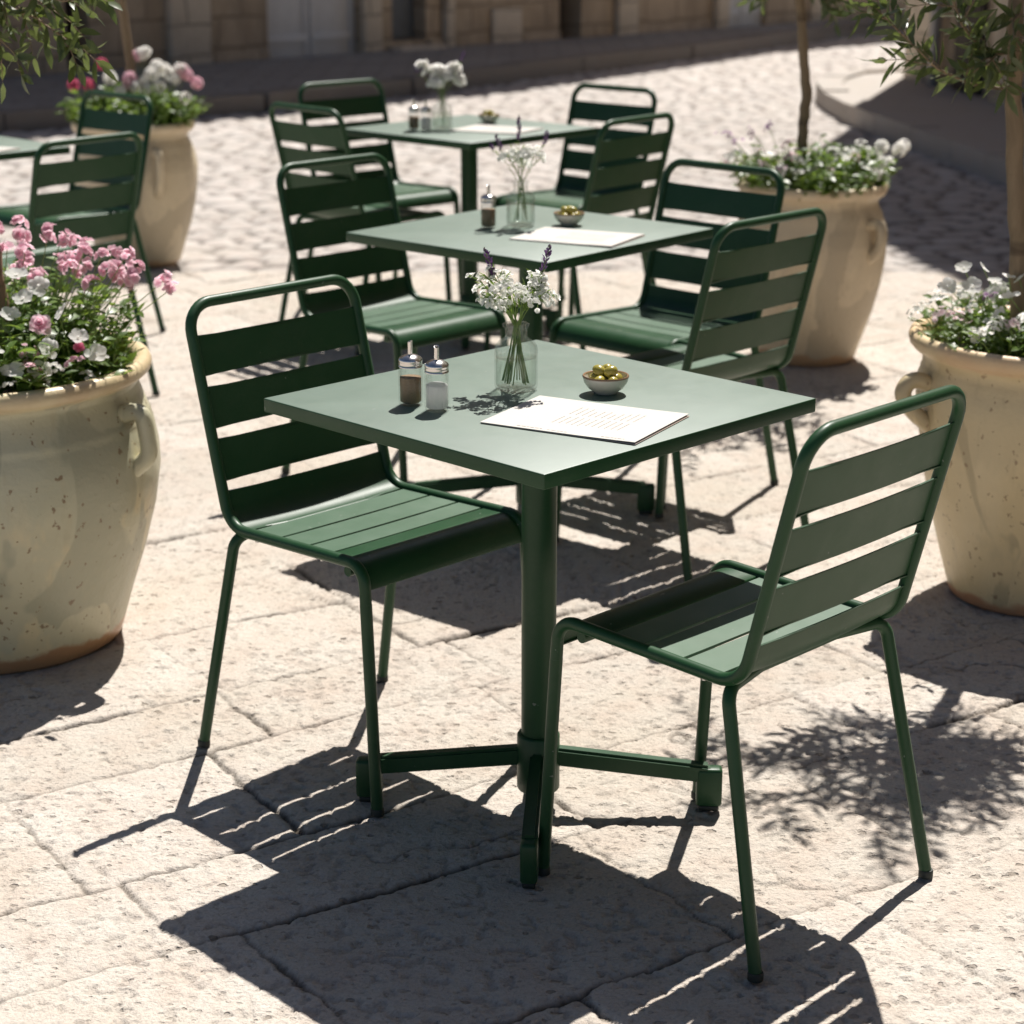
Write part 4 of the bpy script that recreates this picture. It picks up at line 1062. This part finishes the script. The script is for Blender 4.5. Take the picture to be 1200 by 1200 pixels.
pts = [(x_ + .05, y_, z_ + .03) for x_, y_, z_ in ((.02, -.16, .145), (.075, -.12, .155), (.10, -.10, .185), (.08, -.06, .225), (.015, -.13, .10), (.14, -.17, .05), (.10, -.2, .06), (.03, -.16, .19), (.24, -.10, .07), (.21, -.12, .11), (.05, -.22, .07), (-.06, -.18, .13), (-.1, -.14, .17), (.18, -.12, .16), (.12, -.05, .20), (.06, -.2, .10), (.0, -.08, .2), (.16, -.18, .10))]
random.seed(6); scatter(o, pts, [('open', 'white')], 1.0, 1.3, (0, -.6, 1))
scatter(o, [(.13, -.19, .09), (.16, -.14, .12), (.20, -.15, .06), (.27, -.10, .06), (.18, -.2, .10), (.09, -.23, .03), (.03, -.24, .04), (.12, -.16, .03), (.22, -.16, .09), (.14, -.22, .07), (.08, -.18, .12), (.19, -.08, .14), (.25, -.13, .10), (.30, -.08, .09)], [('small', 'white'), ('small', 'white'), ('small', 'pink')], .6, .95)
blossom('double', 'pink', o, (.185, -.12, .165), (.1, -1, .6), 1.15); blossom('open', 'magenta', o, (.255, -.10, .115), (.2, -1, .5), .6); blossom('small', 'lilac', o, (.04, -.25, .055), (0, -1, .6), .8)
# trailing leafy sprig leaning out on the right of that pot
o, tips = make_bed('trailing_sprig', 'leafy green sprig leaning out over the right rim of the grey-green pot', (L1[0] + .25, L1[1] - .07, L1[2]), .055, 20, .14, .24, 63, leaf=(.014, .026), spread=2.0)
# pot at the right edge
L2 = (1.21, 4.43, .570)
o, tips = make_bed('bedding_plant', 'low white and blush flowers with fine leaves filling the cream pot', L2, .25, 380, .05, .17, 64, leaf=(.016, .030), spread=1.18)
random.seed(8)
scatter(o, [Vector((t.x, t.y, t.z + .008)) for t in tips if t.y < .12][:86], [('small', 'white'), ('small', 'white'), ('small', 'white'), ('small', 'blush')], .75, 1.2, (0, -.3, 1))
pp_ = [(-.215, -.05, .205), (-.165, -.02, .20), (-.20, -.08, .17), (-.145, -.05, .175), (-.25, -.06, .165), (-.275, -.08, .14), (-.115, -.05, .185), (-.09, -.05, .18), (-.06, -.1, .17), (-.12, -.1, .15), (-.15, -.06, .15), (-.03, -.08, .18)]
scatter(o, pp_, [('open', 'white')], .85, 1.2, (0, -.2, 1)); stems_to(o, pp_)
scatter(o, [(-.16, -.08, .155), (-.06, -.08, .15)], [('small', 'lilac')], .8, 1.0)
# pot right of the middle table
L3 = (1.037, 6.935, .570)
o, tips = make_bed('bedding_plant', 'blurred white and lilac flowers around the slim trunk in the buff pot', L3, .23, 200, .08, .20, 65, leaf=(.025, .045), spread=1.25)
random.seed(9)
scatter(o, [Vector((t.x, t.y, t.z + .01)) for t in tips[:46]], [('small', 'white'), ('open', 'white'), ('small', 'white'), ('small', 'blush')], .9, 1.5, (0, -.3, 1))
pp_ = [(-.28, -.05, .19), (-.30, 0, .21), (-.22, 0, .22), (-.16, .02, .24), (-.20, 0, .20), (.22, -.05, .17), (.28, -.05, .16), (.30, -.02, .17)]
scatter(o, pp_[:4], [('small', 'lilac')], .8, 1.0); scatter(o, pp_[5:], [('ball', 'white')], .8, 1.0); stems_to(o, pp_)
# far left pot: round heads
L4 = (-1.652, 8.862, .570)
o, tips = make_bed('bedding_plant', 'blurred pink and white round flower heads above yellow-green leaves in the far left pot', L4, .23, 190, .10, .22, 66, leaf=(.03, .055), spread=1.3)
random.seed(10)
wp = [(-.08, -.05, .235), (.04, -.08, .20), (.07, -.05, .22), (.10, -.05, .25), (.12, -.02, .28), (.15, -.05, .27), (.18, -.05, .25), (.13, -.06, .20), (.20, -.06, .23), (.05, 0, .33), (.07, 0, .34), (.08, -.08, .19), (-.03, -.1, .18), (.24, -.06, .15), (.22, -.04, .27)]
bp = [(.01, -.08, .235), (.23, -.03, .265), (.25, -.04, .245), (.29, -.03, .21), (.035, 0, .325), (.0, -.06, .21)]
dp = [(-.24, -.05, .205), (-.175, -.05, .205), (-.12, -.02, .29)]
scatter(o, wp, [('ball', 'white')], .85, 1.15); scatter(o, bp, [('ball', 'blush'), ('ball', 'pink')], .85, 1.1); scatter(o, dp, [('ball', 'magenta')], .9, 1.0); stems_to(o, wp + bp + dp)
